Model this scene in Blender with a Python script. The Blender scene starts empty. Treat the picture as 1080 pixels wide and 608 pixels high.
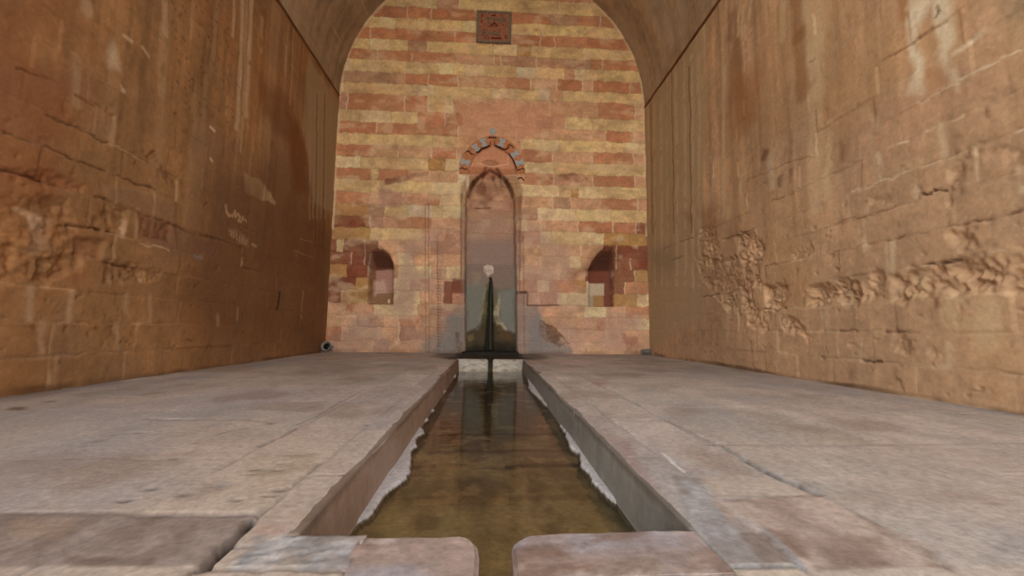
import bpy, bmesh, math, random
import numpy as np
from mathutils import Matrix, Vector

random.seed(7)
C = bpy.context.scene.collection
PI = math.pi

# ------------------------------------------------------------------ camera
W, H = 1080, 608
FPX, PITCH, YAW, ROLL = 434.5, 0.0997, 0.0515, 0.0111
CAM = np.array([-0.0147, 0.0, 0.3752])
D = 6.43            # distance of the back wall
HW = 2.5            # half width of the hall
SPR = 4.08          # height of the vault springing
XL, XR = -0.380, 0.384   # channel edges
WATER = -0.132
YN, YE = 0.80, 5.15      # near and far end of the channel
SLOT_L, SLOT_R = -0.027, 0.028

def axes():
    cy, sy = math.cos(YAW), math.sin(YAW); cp, sp = math.cos(PITCH), math.sin(PITCH)
    f = np.array([sy*cp, cy*cp, sp]); r = np.array([cy, -sy, 0.0]); u = np.cross(r, f)
    c, s = math.cos(ROLL), math.sin(ROLL)
    return c*r + s*u, -s*r + c*u, f
RT, UP, FW = axes()
def ray(px, py):
    return FW + RT*((px - W/2)/FPX) + UP*((H/2 - py)/FPX)
def hit(px, py, axis, val):
    d = ray(px, py); t = (val - CAM[axis])/d[axis]
    return CAM + d*t
def back(px, py, y=D):  p = hit(px, py, 1, y);   return p[0], p[2]
def left(px, py):       p = hit(px, py, 0, -HW); return p[1], p[2]
def right(px, py):      p = hit(px, py, 0, HW);  return p[1], p[2]
def ground(px, py, z=0): p = hit(px, py, 2, z);  return p[0], p[1]

cd = bpy.data.cameras.new('camera'); cam = bpy.data.objects.new('camera', cd); C.objects.link(cam)
cd.sensor_fit = 'HORIZONTAL'; cd.sensor_width = 36; cd.lens = FPX/W*36; cd.clip_start = .02; cd.clip_end = 200
m = Matrix.Identity(4)
for i, a in enumerate((RT, UP, -FW)):
    for j in range(3): m[j][i] = a[j]
for j in range(3): m[j][3] = CAM[j]
cam.matrix_world = m
bpy.context.scene.camera = cam

# ------------------------------------------------------------------ helpers
def lin(c):
    c = np.array(c, float)/255.0
    return np.where(c <= .04045, c/12.92, ((c + .055)/1.055)**2.4)
TAB = np.random.RandomState(3).rand(512, 512)
def vnoise(x, y, seed=0):
    x = np.asarray(x, float) + seed*37.17; y = np.asarray(y, float) + seed*91.7
    xi = np.floor(x).astype(int); yi = np.floor(y).astype(int)
    fx = x - xi; fy = y - yi
    fx = fx*fx*(3 - 2*fx); fy = fy*fy*(3 - 2*fy)
    g = lambda a, b: TAB[a & 511, b & 511]
    return (g(xi, yi)*(1-fx) + g(xi+1, yi)*fx)*(1-fy) + (g(xi, yi+1)*(1-fx) + g(xi+1, yi+1)*fx)*fy
def fbm(x, y, seed=0, octv=4, gain=.5):
    s = 0; a = 1; t = 0
    for o in range(octv):
        s = s + a*vnoise(x*2**o, y*2**o, seed + o*3.3); t += a; a *= gain
    return s/t
def sstep(a, b, x):
    t = np.clip((x - a)/(b - a), 0, 1); return t*t*(3 - 2*t)

class Canvas:
    """a surface laid out on two axes: stone colour per vertex and relief per vertex"""
    def __init__(s, U, V, to_uv=None):
        s.U = np.asarray(U, float); s.V = np.asarray(V, float); s.to = to_uv
        s.u, s.v = np.meshgrid(s.U, s.V, indexing='ij')
        s.col = np.zeros(s.u.shape + (3,)); s.h = np.zeros(s.u.shape)
    def box(s, u0, u1, v0, v1):
        i0, i1 = np.searchsorted(s.U, (u0, u1)); j0, j1 = np.searchsorted(s.V, (v0, v1))
        return slice(max(i0-1, 0), i1+1), slice(max(j0-1, 0), j1+1)
    def pts(s, p): return np.array([s.to(*q) for q in p]) if s.to else np.array(p, float)
    def blend(s, sl, mask, c, a):
        if c is None: return
        mk = (mask*a)[..., None]; s.col[sl] = s.col[sl]*(1 - mk) + lin(c)*mk
    def warp(s, u, v, wp, ws, seed):
        if not wp: return u, v
        return u + wp*2*(fbm(u*ws, v*ws, seed, 3)-.5), v + wp*2*(fbm(u*ws, v*ws, seed+11, 3)-.5)
    def mask(s, P, soft, wp, ws, seed):
        pad = soft + wp*1.1 + .01
        sl = s.box(P[:, 0].min()-pad, P[:, 0].max()+pad, P[:, 1].min()-pad, P[:, 1].max()+pad)
        u, v = s.u[sl], s.v[sl]
        if u.size == 0: return sl, np.zeros(u.shape)
        u, v = s.warp(u, v, wp, ws, seed)
        dmin = np.full(u.shape, 1e9); ins = np.zeros(u.shape, bool)
        n = len(P)
        for k in range(n):
            a = P[k]; b = P[(k+1) % n]; e = b - a; L = e@e + 1e-12
            t = np.clip(((u - a[0])*e[0] + (v - a[1])*e[1])/L, 0, 1)
            dmin = np.minimum(dmin, np.hypot(u - a[0] - t*e[0], v - a[1] - t*e[1]))
            c = ((a[1] > v) != (b[1] > v))
            with np.errstate(divide='ignore', invalid='ignore'):
                xx = a[0] + (v - a[1])*e[0]/(e[1] if abs(e[1]) > 1e-12 else 1e-12)
            ins ^= c & (u < xx)
        sd = np.where(ins, -dmin, dmin)
        return sl, 1 - sstep(-soft, soft, sd)
    def poly(s, p, c, a=1, soft=.02, wp=.02, ws=8, h=0, rough=0, rs=14, tex=0, seed=1, uv=False, ty=1):
        P = np.array(p, float) if uv else s.pts(p)
        sl, mk = s.mask(P, soft, wp, ws, seed)
        if mk.size == 0: return
        if tex:
            n = fbm(s.u[sl]*tex, s.v[sl]*tex*ty, seed+5, 4); mk2 = mk*np.clip((n-.5)*3 + .6, 0, 1)
        else: mk2 = mk
        s.blend(sl, mk2, c, a)
        if h: s.h[sl] += h*mk
        if rough:
            U, V = s.u[sl], s.v[sl]
            n = fbm(U*rs, V*rs, seed+2, 4, .6); r = 1 - np.abs(2*n - 1)*1.6
            f = fbm(U*34, V*34, seed+4, 3, .6) - .5
            rag = np.clip(mk*1.5 - .9*fbm(U*12, V*12, seed+6, 3) , 0, 1)
            s.h[sl] += -rough*rag*(.15 + .8*np.clip(r, 0, 1)*vnoise(U*rs*.4, V*rs*.4, seed+9)*1.5 + 1.0*f)
            s.col[sl] *= (1 + .35*rag*f*2)[..., None]
    def line(s, p, w, c, a=1, soft=None, h=0, wp=.0, ws=8, brk=0, seed=1, uv=False, taper=False):
        P = np.array(p, float) if uv else s.pts(p)
        soft = w*.6 if soft is None else soft
        for k in range(len(P)-1):
            A, B = P[k], P[k+1]; pad = w + soft + wp + .01
            sl = s.box(min(A[0], B[0])-pad, max(A[0], B[0])+pad, min(A[1], B[1])-pad, max(A[1], B[1])+pad)
            u, v = s.u[sl], s.v[sl]
            if u.size == 0: continue
            u, v = s.warp(u, v, wp, ws, seed)
            e = B - A; L = e@e + 1e-12
            t = np.clip(((u - A[0])*e[0] + (v - A[1])*e[1])/L, 0, 1)
            d = np.hypot(u - A[0] - t*e[0], v - A[1] - t*e[1])
            ww = w*(1 - .8*((k + t)/(len(P)-1))) if taper else w
            mk = 1 - sstep(ww - soft*.5, ww + soft, d)
            if brk: mk = mk*np.clip((fbm(s.u[sl]*9, s.v[sl]*9, seed+7, 3) - brk)*6, 0, 1)
            s.blend(sl, mk, c, a)
            if h: s.h[sl] += h*mk
    def rect(s, u0, u1, v0, v1, c, a=1, soft=.004, h=0, edge=None, seed=0):
        sl = s.box(u0-.02, u1+.02, v0-.02, v1+.02); u, v = s.u[sl], s.v[sl]
        if u.size == 0: return
        d = np.maximum(np.maximum(u0 - u, u - u1), np.maximum(v0 - v, v - v1))
        mk = 1 - sstep(-soft, soft, d); s.blend(sl, mk, c, a)
        if h: s.h[sl] += h*mk
    def mul(s, f): s.col *= f[..., None]

def mat_tint(name, rough=.88, nscale=60, namt=.16, bump=.25, bscale=90, spec=.25, dist=.004):
    m = bpy.data.materials.new(name); m.use_nodes = True; nt = m.node_tree; N = nt.nodes; L = nt.links
    b = N['Principled BSDF']; b.inputs['Roughness'].default_value = rough; b.inputs['Specular IOR Level'].default_value = spec
    at = N.new('ShaderNodeAttribute'); at.attribute_name = 'tone'
    tc = N.new('ShaderNodeTexCoord')
    n1 = N.new('ShaderNodeTexNoise'); n1.inputs['Scale'].default_value = nscale; n1.inputs['Detail'].default_value = 6
    n1.inputs['Roughness'].default_value = .65
    L.new(tc.outputs['Object'], n1.inputs['Vector'])
    mr = N.new('ShaderNodeMapRange'); mr.inputs[1].default_value = .25; mr.inputs[2].default_value = .75
    mr.inputs[3].default_value = 1 - namt; mr.inputs[4].default_value = 1 + namt
    L.new(n1.outputs['Fac'], mr.inputs[0])
    vm = N.new('ShaderNodeVectorMath'); vm.operation = 'SCALE'
    L.new(at.outputs['Color'], vm.inputs[0]); L.new(mr.outputs[0], vm.inputs['Scale'])
    L.new(vm.outputs[0], b.inputs['Base Color'])
    n2 = N.new('ShaderNodeTexNoise'); n2.inputs['Scale'].default_value = bscale; n2.inputs['Detail'].default_value = 5
    L.new(tc.outputs['Object'], n2.inputs['Vector'])
    bp = N.new('ShaderNodeBump'); bp.inputs['Strength'].default_value = bump; bp.inputs['Distance'].default_value = dist
    L.new(n2.outputs['Fac'], bp.inputs['Height']); L.new(bp.outputs[0], b.inputs['Normal'])
    return m
def mat_noise(name, c1, c2, scale=20, rough=.85, bump=.3, stretch=(1, 1, 1), spec=.25, c3=None, dist=.004, metal=0):
    m = bpy.data.materials.new(name); m.use_nodes = True; nt = m.node_tree; N = nt.nodes; L = nt.links
    b = N['Principled BSDF']; b.inputs['Roughness'].default_value = rough; b.inputs['Specular IOR Level'].default_value = spec
    b.inputs['Metallic'].default_value = metal
    tc = N.new('ShaderNodeTexCoord'); mp = N.new('ShaderNodeMapping'); mp.inputs['Scale'].default_value = stretch
    L.new(tc.outputs['Object'], mp.inputs['Vector'])
    n1 = N.new('ShaderNodeTexNoise'); n1.inputs['Scale'].default_value = scale; n1.inputs['Detail'].default_value = 8
    n1.inputs['Roughness'].default_value = .68
    L.new(mp.outputs[0], n1.inputs['Vector'])
    cr = N.new('ShaderNodeValToRGB'); e = cr.color_ramp.elements
    e[0].position = .33; e[0].color = (*lin(c1), 1); e[1].position = .66; e[1].color = (*lin(c2), 1)
    if c3: k = e.new(.5); k.color = (*lin(c3), 1)
    L.new(n1.outputs['Fac'], cr.inputs[0]); L.new(cr.outputs[0], b.inputs['Base Color'])
    bp = N.new('ShaderNodeBump'); bp.inputs['Strength'].default_value = bump; bp.inputs['Distance'].default_value = dist
    L.new(n1.outputs['Fac'], bp.inputs['Height']); L.new(bp.outputs[0], b.inputs['Normal'])
    return m

def link(name, me, mat, parent=None):
    o = bpy.data.objects.new(name, me); C.objects.link(o)
    if mat: me.materials.append(mat)
    if parent: o.parent = parent
    return o
def grid_obj(name, cv, pos, mat, parent=None, keep=None, smooth=True, gain=1.0, sat=.82):
    """pos(u, v, h) -> x, y, z arrays; keep: boolean per cell"""
    nu, nv = cv.u.shape
    x, y, z = pos(cv.u, cv.v, cv.h)
    co = np.stack([x, y, z], -1).reshape(-1, 3)
    i = np.arange(nu*nv).reshape(nu, nv)
    q = np.stack([i[:-1, :-1], i[1:, :-1], i[1:, 1:], i[:-1, 1:]], -1)
    q = q[keep] if keep is not None else q.reshape(-1, 4)
    used = np.zeros(nu*nv, bool); used[q.ravel()] = True
    idx = np.cumsum(used) - 1; q = idx[q]; co = co[used]; cl = cv.col.reshape(-1, 3)[used]
    cl = cl*sat + (cl @ np.array([.3, .6, .1]))[:, None]*(1 - sat)
    me = bpy.data.meshes.new(name)
    me.vertices.add(len(co)); me.vertices.foreach_set('co', co.ravel())
    me.loops.add(len(q)*4); me.loops.foreach_set('vertex_index', q.ravel())
    me.polygons.add(len(q)); me.polygons.foreach_set('loop_start', np.arange(len(q))*4)
    me.update(calc_edges=True); me.validate()
    at = me.attributes.new('tone', 'FLOAT_COLOR', 'POINT')
    at.data.foreach_set('color', np.concatenate([np.clip(cl*gain, 0, .92), np.ones((len(cl), 1))], 1).astype(np.float32).ravel())
    if smooth: me.polygons.foreach_set('use_smooth', np.ones(len(q), bool))
    return link(name, me, mat, parent)
def mesh_obj(name, bm, mat, parent=None, smooth=False):
    bmesh.ops.recalc_face_normals(bm, faces=bm.faces[:])
    me = bpy.data.meshes.new(name); bm.to_mesh(me); bm.free()
    if smooth:
        for p in me.polygons: p.use_smooth = True
    return link(name, me, mat, parent)
def structure(o): o['kind'] = 'structure'; return o
def tag(o, label, cat, group=None):
    o['label'] = label; o['category'] = cat
    if group: o['group'] = group
    return o
def thing(name, label, cat, loc=(0, 0, 0), rot=(0, 0, 0), group=None):
    o = bpy.data.objects.new(name, None); C.objects.link(o); o.location = loc; o.rotation_euler = rot
    o.empty_display_size = .1
    return tag(o, label, cat, group)
def ext_poly(pts, y0, y1, bev=0, seg=2):
    """outline in x,z pushed from y0 (front) to y1"""
    bm = bmesh.new()
    a = [bm.verts.new((x, y0, z)) for x, z in pts]; b = [bm.verts.new((x, y1, z)) for x, z in pts]
    f = bm.faces.new(a); bm.faces.new(b[::-1])
    n = len(pts)
    for i in range(n): bm.faces.new((a[i], b[i], b[(i+1) % n], a[(i+1) % n]))
    if bev: bmesh.ops.bevel(bm, geom=list(f.edges), offset=bev, segments=seg, affect='EDGES')
    return bm
def box_bm(x0, x1, y0, y1, z0, z1, bev=0, seg=2):
    bm = bmesh.new()
    bmesh.ops.create_cube(bm, size=1, matrix=Matrix.Translation(((x0+x1)/2, (y0+y1)/2, (z0+z1)/2)) @ Matrix.Diagonal((x1-x0, y1-y0, z1-z0, 1)))
    if bev: bmesh.ops.bevel(bm, geom=bm.edges[:], offset=bev, segments=seg, affect='EDGES')
    return bm
def lathe_bm(prof, n=28):
    bm = bmesh.new(); rings = []
    for r, z in prof:
        rings.append([bm.verts.new((r*math.cos(2*PI*k/n), r*math.sin(2*PI*k/n), z)) for k in range(n)])
    for a, b in zip(rings, rings[1:]):
        for k in range(n): bm.faces.new((a[k], a[(k+1) % n], b[(k+1) % n], b[k]))
    bm.faces.new(rings[0][::-1]); bm.faces.new(rings[-1])
    return bm
def tube_bm(pts, r, n=8):
    bm = bmesh.new(); rings = []
    P = [Vector(p) for p in pts]
    for i, p in enumerate(P):
        d = (P[min(i+1, len(P)-1)] - P[max(i-1, 0)]).normalized()
        s = d.cross(Vector((0, 0, 1)) if abs(d.z) < .9 else Vector((1, 0, 0))).normalized(); t = s.cross(d)
        rr = r[i] if isinstance(r, (list, tuple)) else r
        rings.append([bm.verts.new(p + s*rr*math.cos(2*PI*k/n) + t*rr*math.sin(2*PI*k/n)) for k in range(n)])
    for a, b in zip(rings, rings[1:]):
        for k in range(n): bm.faces.new((a[k], a[(k+1) % n], b[(k+1) % n], b[k]))
    bm.faces.new(rings[0]); bm.faces.new(rings[-1][::-1])
    return bm

M_wall = mat_tint('weathered_wall_stone', nscale=42, namt=.14, bump=.35, bscale=55, dist=.006)
M_back = mat_tint('banded_stone', nscale=46, namt=.24, bump=.35, bscale=60, dist=.006)
M_floor = mat_tint('paving_stone', rough=.68, nscale=55, namt=.30, bump=.4, bscale=110, spec=.35, dist=.003)
M_bed = mat_tint('channel_bed_stone', rough=.7, nscale=60, namt=.3, bump=.4, bscale=80, dist=.003)

# ------------------------------------------------------------------ wall_back
bk = Canvas(np.arange(-2.52, 2.5201, .01), np.arange(-.20, 6.63, .01), back)
PAL = {'Y': (212, 182, 120), 'y': (218, 194, 142), 'O': (178, 132, 62), 'R': (190, 122, 78), 'r': (206, 157, 114),
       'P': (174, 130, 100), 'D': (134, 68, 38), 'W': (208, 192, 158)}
yb = [((598, 1.7),), ((411, 8.3), (598, 13.5)), ((411, 19.7), (598, 24.7)), ((411, 31.7), (598, 36.7)), ((411, 42.5), (598, 48.3)),
      ((411, 54.5), (598, 60)), ((411, 65.3), (598, 70.8)), ((411, 78), (598, 82.5)), ((411, 89.7), (598, 94.2)),
      ((390, 100.8), (632, 106.3)), ((390, 117.5), (632, 123.7)), ((390, 130.8), (632, 135.8)), ((390, 142.5), (632, 147.5)),
      ((390, 154.2), (632, 159.7)), ((390, 167), (632, 171.7)), ((390, 179.2), (632, 183.7)), ((390, 190.8), (632, 195.8)),
      ((423, 205), (632, 208.3)), ((423, 216.7), (632, 220.3)), ((423, 230), (632, 233)), ((423, 241.3), (632, 245.3)),
      ((423, 254.7), (632, 258)), ((423, 267.5), (632, 270.8)), ((423, 280.8), (632, 283.7)), ((373, 293.3), (657, 296.7)),
      ((373, 305.8), (657, 309.7)), ((373, 320.3), (657, 322.5)), ((373, 333), (657, 335)), ((373, 345.3), (657, 348)), ((373, 359), (657, 361.7))]
zb = [float(np.mean([back(*q)[1] for q in b])) for b in yb] + [-.25]
rows = [
 '418Y 460y 483P 540Y 590Y| 617Y| 700Y', '430R 455R 502R 540R 580R 610P 633R| 700R',
 '400Y 417y 440Y 488Y 502y 540Y 573Y| 617Y 700Y', '391R| 418R 446R 480R 503R 570R| 585R 620R 700R',
 '390Y 411y 430Y 450P 466Y 520Y 545y 560O 582Y 615Y 700Y', '378R 398R 434R 480R 521r| 528R 545P 566P| 624P 635R| 700R',
 '372y 387Y 427Y| 463Y 478y 490Y 512y 528Y 545Y 565W 595Y 607r 617y 636Y 700Y', '375P 418P 428r 452R| 483R 534r 560R| 588r 614R| 625r 665R 700R',
 '362y 385Y 435Y 458y 518Y 545y 568Y 580W 593r 606Y 652Y 700Y', '366P| 427R 451R| 470Y| 479y 510r 560r| 580r 632r 670R 700r|',
 '380Y 411y 441Y 470R| 488R 567r 583P 597r 625Y 670Y 700Y', '397R 420R 483R| 545r 570r 640r 668R| 700r',
 '377Y 418Y 456Y 489Y 550r 565Y 590y 625Y 660Y 700y', '391R 420r 455r 481R| 550r 583R 600r 625r 668R| 700r',
 '380y 452Y 469O 484Y| 552r 585y 630Y 700Y', '391R 398Y 430R 452r| 483r| 493W 553r 584R| 625r| 670R 700r',
 '390Y 420Y 455Y 490y 545r 590y 602Y 610O 636y 700Y', '390R 425r 450r 465R 490Y 545P 552R| 583r| 602P| 635r 672R| 700r',
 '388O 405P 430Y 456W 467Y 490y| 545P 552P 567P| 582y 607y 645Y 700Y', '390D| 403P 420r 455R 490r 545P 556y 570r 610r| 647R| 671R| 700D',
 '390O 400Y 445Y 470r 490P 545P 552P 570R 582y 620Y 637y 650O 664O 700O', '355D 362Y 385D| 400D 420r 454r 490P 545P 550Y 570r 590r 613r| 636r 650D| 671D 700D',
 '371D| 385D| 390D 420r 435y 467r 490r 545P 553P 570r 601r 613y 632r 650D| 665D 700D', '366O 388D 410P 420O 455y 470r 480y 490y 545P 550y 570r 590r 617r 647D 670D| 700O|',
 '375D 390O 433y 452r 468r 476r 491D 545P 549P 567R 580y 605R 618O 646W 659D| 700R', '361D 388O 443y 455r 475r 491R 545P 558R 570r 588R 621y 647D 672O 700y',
 '365r 395R 422y 440y 454r 490P 545P 567P 592r 616r 640y 660r 700R', '377r 405P 420r 445R 490P 545P 570P 630r 640R 672r 700y',
 '361R| 368r 400r 421r 490P 545P 570P 600r 640r 700r', '393r 410P 450r 490r 545P 570P 620r 660r 700r']
rng = np.random.RandomState(11)
wu, wv = bk.warp(bk.u, bk.v, .022, 9, 21)
bk.col[:] = lin((180, 130, 90))
joint = np.zeros(bk.u.shape); white = np.zeros(bk.u.shape)
def put_row(z1, z0, spec, ym):
    x0 = -2.6
    rowm = (wv <= z1) & (wv > z0)
    for tok in spec:
        px, code, wj = tok
        x1 = px if ym is None else back(px, ym)[0]
        mk = rowm & (wu > x0) & (wu <= x1)
        c = lin(PAL[code]) * (1 + rng.uniform(-.09, .09)) * (1 + rng.uniform(-.04, .04, 3))
        bk.col[mk] = c
        bk.h[mk] += rng.uniform(-.006, .004)
        dj = np.abs(wu - x1); jm = rowm * (1 - sstep(.004, .014, dj))
        if wj or (code in 'RDr' and rng.rand() < .5): white[:] = np.maximum(white, jm)
        else: joint[:] = np.maximum(joint, jm*rng.uniform(.2, .8))
        x0 = x1
    dz = np.abs(wv - z0); joint[:] = np.maximum(joint, (1 - sstep(.003, .013, dz))*np.clip(fbm(bk.u*4, bk.v*8, 5)*2.2 - .5, 0, 1))
for k, r in enumerate(rows):
    ym = np.mean([q[1] for q in yb[k]]) + 5
    put_row(zb[k], zb[k+1], [(float(t.rstrip('|')[:-1]), t.rstrip('|')[-1], t.endswith('|')) for t in r.split()], ym)
z = zb[0]; k = 0
while z < 6.7:
    xs = np.cumsum(rng.uniform(.3, .75, 14)) - 2.6
    put_row(z + .195, z, [(float(x), 'RY'[k % 2], rng.rand() < .12) for x in xs], None); z += .195; k += 1
# weathering of the stone faces
n1 = fbm(bk.u*3, bk.v*3, 31, 5); n2 = fbm(bk.u*11, bk.v*14, 32, 4); n3 = fbm(bk.u*5, bk.v*1.2, 33, 4)
bk.mul(.78 + .44*n1); bk.mul(.76 + .48*n2); bk.mul(.90 + .20*n3); bk.mul(.85 + .3*fbm(bk.u*30, bk.v*34, 35, 3))
for c_, s_, fr, a_ in (((204, 166, 116), 41, 2.2, .24), ((168, 122, 96), 42, 2.6, .22), ((188, 142, 84), 43, 3.4, .2), ((150, 96, 62), 44, 6, .3)):
    bk.blend((slice(None), slice(None)), np.clip((fbm(bk.u*fr, bk.v*fr*1.4, s_, 5) - .5)*4.5, 0, 1), c_, a_)
bk.h += .006*(n2 - .5) + .010*(n1 - .5) - .007*joint - .004*white
jm = (joint*.55)[..., None]; bk.col = bk.col*(1-jm) + bk.col*.62*jm
wm = (white*.75*np.clip(fbm(bk.u*14, bk.v*14, 8)*2, 0, 1))[..., None]; bk.col = bk.col*(1-wm) + lin((214, 194, 164))*wm
# pale crusts on some faces
pm = np.clip((fbm(bk.u*4, bk.v*7, 40, 5) - .58)*7, 0, 1)*.4
bk.blend((slice(None), slice(None)), pm, (216, 190, 148), 1)
# mortar bead along the vault
rr = np.where(bk.v > SPR, np.hypot(bk.u, bk.v - SPR), np.abs(bk.u))
bead = sstep(2.462, 2.478, rr + .02*(fbm(bk.u*6, bk.v*6, 3)-.5))*(bk.v > 1.9)*np.clip(fbm(bk.u*3, bk.v*3, 9)*3 - .8, 0, 1)
bk.blend((slice(None), slice(None)), bead, (205, 180, 140), .8)
bk.h += .012*bead
P = bk.poly
# whitewash ghost of an old arch and soot
P([(388, 240), (390, 205), (398, 190), (420, 184), (440, 186), (412, 196), (404, 215), (402, 250), (400, 262), (388, 262)], (176, 140, 112), .55, .05, .05, 5, tex=4, seed=3)
P([(408, 187), (430, 186), (447, 181), (451, 183), (436, 190), (428, 193), (404, 194)], (112, 56, 36), .75, .03, .05, 7, tex=6, seed=4)
P([(400, 195), (428, 205), (424, 218), (402, 216)], (150, 106, 96), .5, .06, .06, 4, seed=6)
P([(566, 187), (584, 184), (612, 184), (620, 190), (606, 192), (586, 190), (570, 192)], (118, 58, 36), .75, .03, .05, 7, tex=6, seed=7)
P([(483, 108), (596, 110), (596, 135), (550, 142), (552, 165), (486, 165), (484, 140)], (198, 134, 96), .45, .06, .05, 4, seed=8)
P([(500, 120), (560, 112), (590, 125), (560, 140), (510, 135)], (206, 140, 112), .4, .08, .06, 4, tex=4, seed=9)
# the brown wash round the big niche
P([(486, 200), (493, 184), (545, 184), (551, 200), (549, 300), (545, 300), (543, 205), (530, 186), (517, 178), (505, 185), (491, 204), (489, 300), (485, 300)], (120, 76, 50), .55, .03, .03, 6, seed=12)
# mauve grey wash over the middle of the wall
P([(420, 255), (486, 230), (487, 370), (350, 372), (350, 340), (410, 330)], (162, 130, 118), .6, .15, .1, 3, tex=3, seed=13)
P([(550, 230), (600, 262), (618, 325), (684, 335), (684, 372), (550, 372)], (178, 144, 128), .6, .15, .1, 3, tex=3, seed=14)
P([(655, 352), (672, 355), (672, 372), (655, 370)], (150, 84, 76), .5, .04, .05, 9, tex=9, seed=15)
# stepped seat of the lost basin, grey cement
P([(545, 309), (556, 309), (556, 323), (568, 323), (568, 337), (578, 345), (590, 356), (603, 368), (603, 374), (545, 374)], (132, 124, 120), .65, .04, .05, 8, seed=16)
P([(556, 345), (568, 330), (574, 345), (570, 360), (600, 368), (602, 374), (556, 374)], (122, 124, 126), .6, .05, .06, 8, seed=17)
P([(570, 338), (585, 346), (600, 362), (590, 366), (575, 360), (568, 350)], (108, 74, 52), .8, .01, .03, 14, h=-.012, rough=.012, tex=9, seed=18)
P([(543.5, 307), (556, 307), (556, 310), (543.5, 310)], (70, 38, 26), .85, .008, .004)
P([(556, 321.5), (590, 321.5), (590, 323), (556, 323.5)], (90, 50, 34), .75, .008, .004)
P([(555.5, 309), (557, 309), (557, 323), (555.5, 323)], (90, 52, 38), .7, .006, .004)
P([(491, 308), (477, 309), (477, 330), (462, 345), (450, 360), (442, 370), (442, 374), (491, 374)], (134, 124, 114), .8, .04, .05, 8, tex=3, seed=19)
P([(474, 332), (491, 330), (491, 374), (455, 374), (462, 362)], (124, 120, 116), .8, .04, .05, 8, tex=3, seed=20)
P([(479, 352), (491, 348), (491, 374), (484, 374)], (84, 56, 38), .7, .02, .03, 10, tex=8, seed=22)
P([(468, 297), (491, 296), (491, 310), (477, 310), (477, 321), (468, 321)], (118, 58, 40), .8, .01, .02, 9, seed=23)
# scored vertical channels beside the niche
for x, d in ((452.5, .012), (449, .006), (462, .008), (553, .006)):
    bk.line([(x - 1, 215 if x < 460 else 250), (x, 373)], .006, (112, 76, 56), .5, h=-d, wp=.01)
for k in range(26):
    y = 285 + k*3.2; bk.line([(461, y), (464.5, y + .6)], .008, (112, 80, 62), .5, h=-.008)
for x in (486.5, 548.5): bk.line([(x, 205), (x - .5, 310)], .007, (110, 70, 46), .6, h=-.012, wp=.008)
P([(491.5, 191), (494.5, 182), (494.5, 197), (491.5, 204)], (214, 196, 168), .7, .01, .01)
P([(482, 186), (483, 172), (488, 160), (497, 149), (519, 141), (540, 149), (551, 160), (556, 175), (556, 188)], None, 1, .01, .005)
sl_, mk_ = bk.mask(bk.pts([(482, 186), (483, 172), (488, 160), (497, 149), (514, 140), (519, 133), (525, 140), (540, 149), (551, 160), (556, 175), (556, 192), (545, 192)]), .01, .004, 8, 3)
bk.h[sl_] = bk.h[sl_]*(1 - mk_) - .004*mk_
# tympanum and the tall niche
tymp = [(494, 184), (496, 174), (500, 165.5), (506, 159), (512, 155), (519, 153.5), (528, 156), (535, 160.5), (540, 167), (543, 174), (545, 183), (520, 186)]
P(tymp, (196, 128, 88), .8, .008, .004, h=-.03, seed=25)
P([(496, 176), (520, 176), (544, 178), (545, 184), (520, 186), (494, 184)], (160, 92, 50), .6, .02, .02, seed=26)
P([(508, 170), (514, 167.5), (522, 168.5), (527, 172), (520, 174), (511, 173)], (150, 100, 70), .6, .008, .006, h=-.02, seed=27)
bk.line([(503, 171), (519, 175), (536, 172.5)], .006, (222, 180, 146), .8, wp=.006)
bk.line([(536, 172.5), (536, 163)], .005, (222, 180, 146), .7)
bk.line([(494, 184.5), (509, 184.8)], .005, (224, 184, 150), .7); bk.line([(528, 185), (545, 185)], .005, (224, 184, 150), .7)
niche = [(491, 382), (490, 300), (491, 205), (494.5, 197), (500, 190), (508, 183), (517, 177.5), (527, 183), (534, 190), (540, 198), (543, 206), (544.5, 300), (545.5, 382)]
sl, mk = bk.mask(bk.pts(niche), .007, .004, 10, 1)
zt = back(517, 178)[1]; zs = back(517, 205)[1]
rampn = 1 - .55*sstep(zs - .1, zt, bk.v[sl])
bk.h[sl] -= .26*mk*rampn
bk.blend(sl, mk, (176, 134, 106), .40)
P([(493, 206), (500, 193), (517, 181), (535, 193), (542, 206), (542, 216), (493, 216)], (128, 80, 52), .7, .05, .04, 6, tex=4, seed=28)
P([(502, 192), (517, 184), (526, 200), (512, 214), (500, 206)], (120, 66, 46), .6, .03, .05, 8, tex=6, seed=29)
P([(508, 227), (517, 227), (517, 236), (508, 236)], (206, 170, 116), .6, .02, .02, seed=30)
P([(511, 238), (533, 240), (530, 255), (512, 250)], (196, 126, 84), .5, .04, .03, seed=31)
bk.line([(500, 215), (517, 214.5)], .008, (60, 36, 24), .7, h=-.015)
for x0, y0 in ((512, 176), (524, 178), (520, 183)):   # dark run marks under the pointed head
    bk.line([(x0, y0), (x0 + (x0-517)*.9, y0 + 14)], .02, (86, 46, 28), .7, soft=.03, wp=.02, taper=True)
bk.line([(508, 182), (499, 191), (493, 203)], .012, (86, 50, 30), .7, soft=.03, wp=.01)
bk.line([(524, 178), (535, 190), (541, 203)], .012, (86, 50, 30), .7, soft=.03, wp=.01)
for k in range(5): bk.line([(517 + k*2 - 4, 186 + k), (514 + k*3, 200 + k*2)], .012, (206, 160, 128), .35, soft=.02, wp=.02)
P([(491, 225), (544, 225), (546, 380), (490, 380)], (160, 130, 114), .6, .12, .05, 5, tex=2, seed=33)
P([(491, 250), (544, 250), (546, 380), (490, 380)], (142, 120, 110), .85, .10, .05, 5, seed=32)
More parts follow.
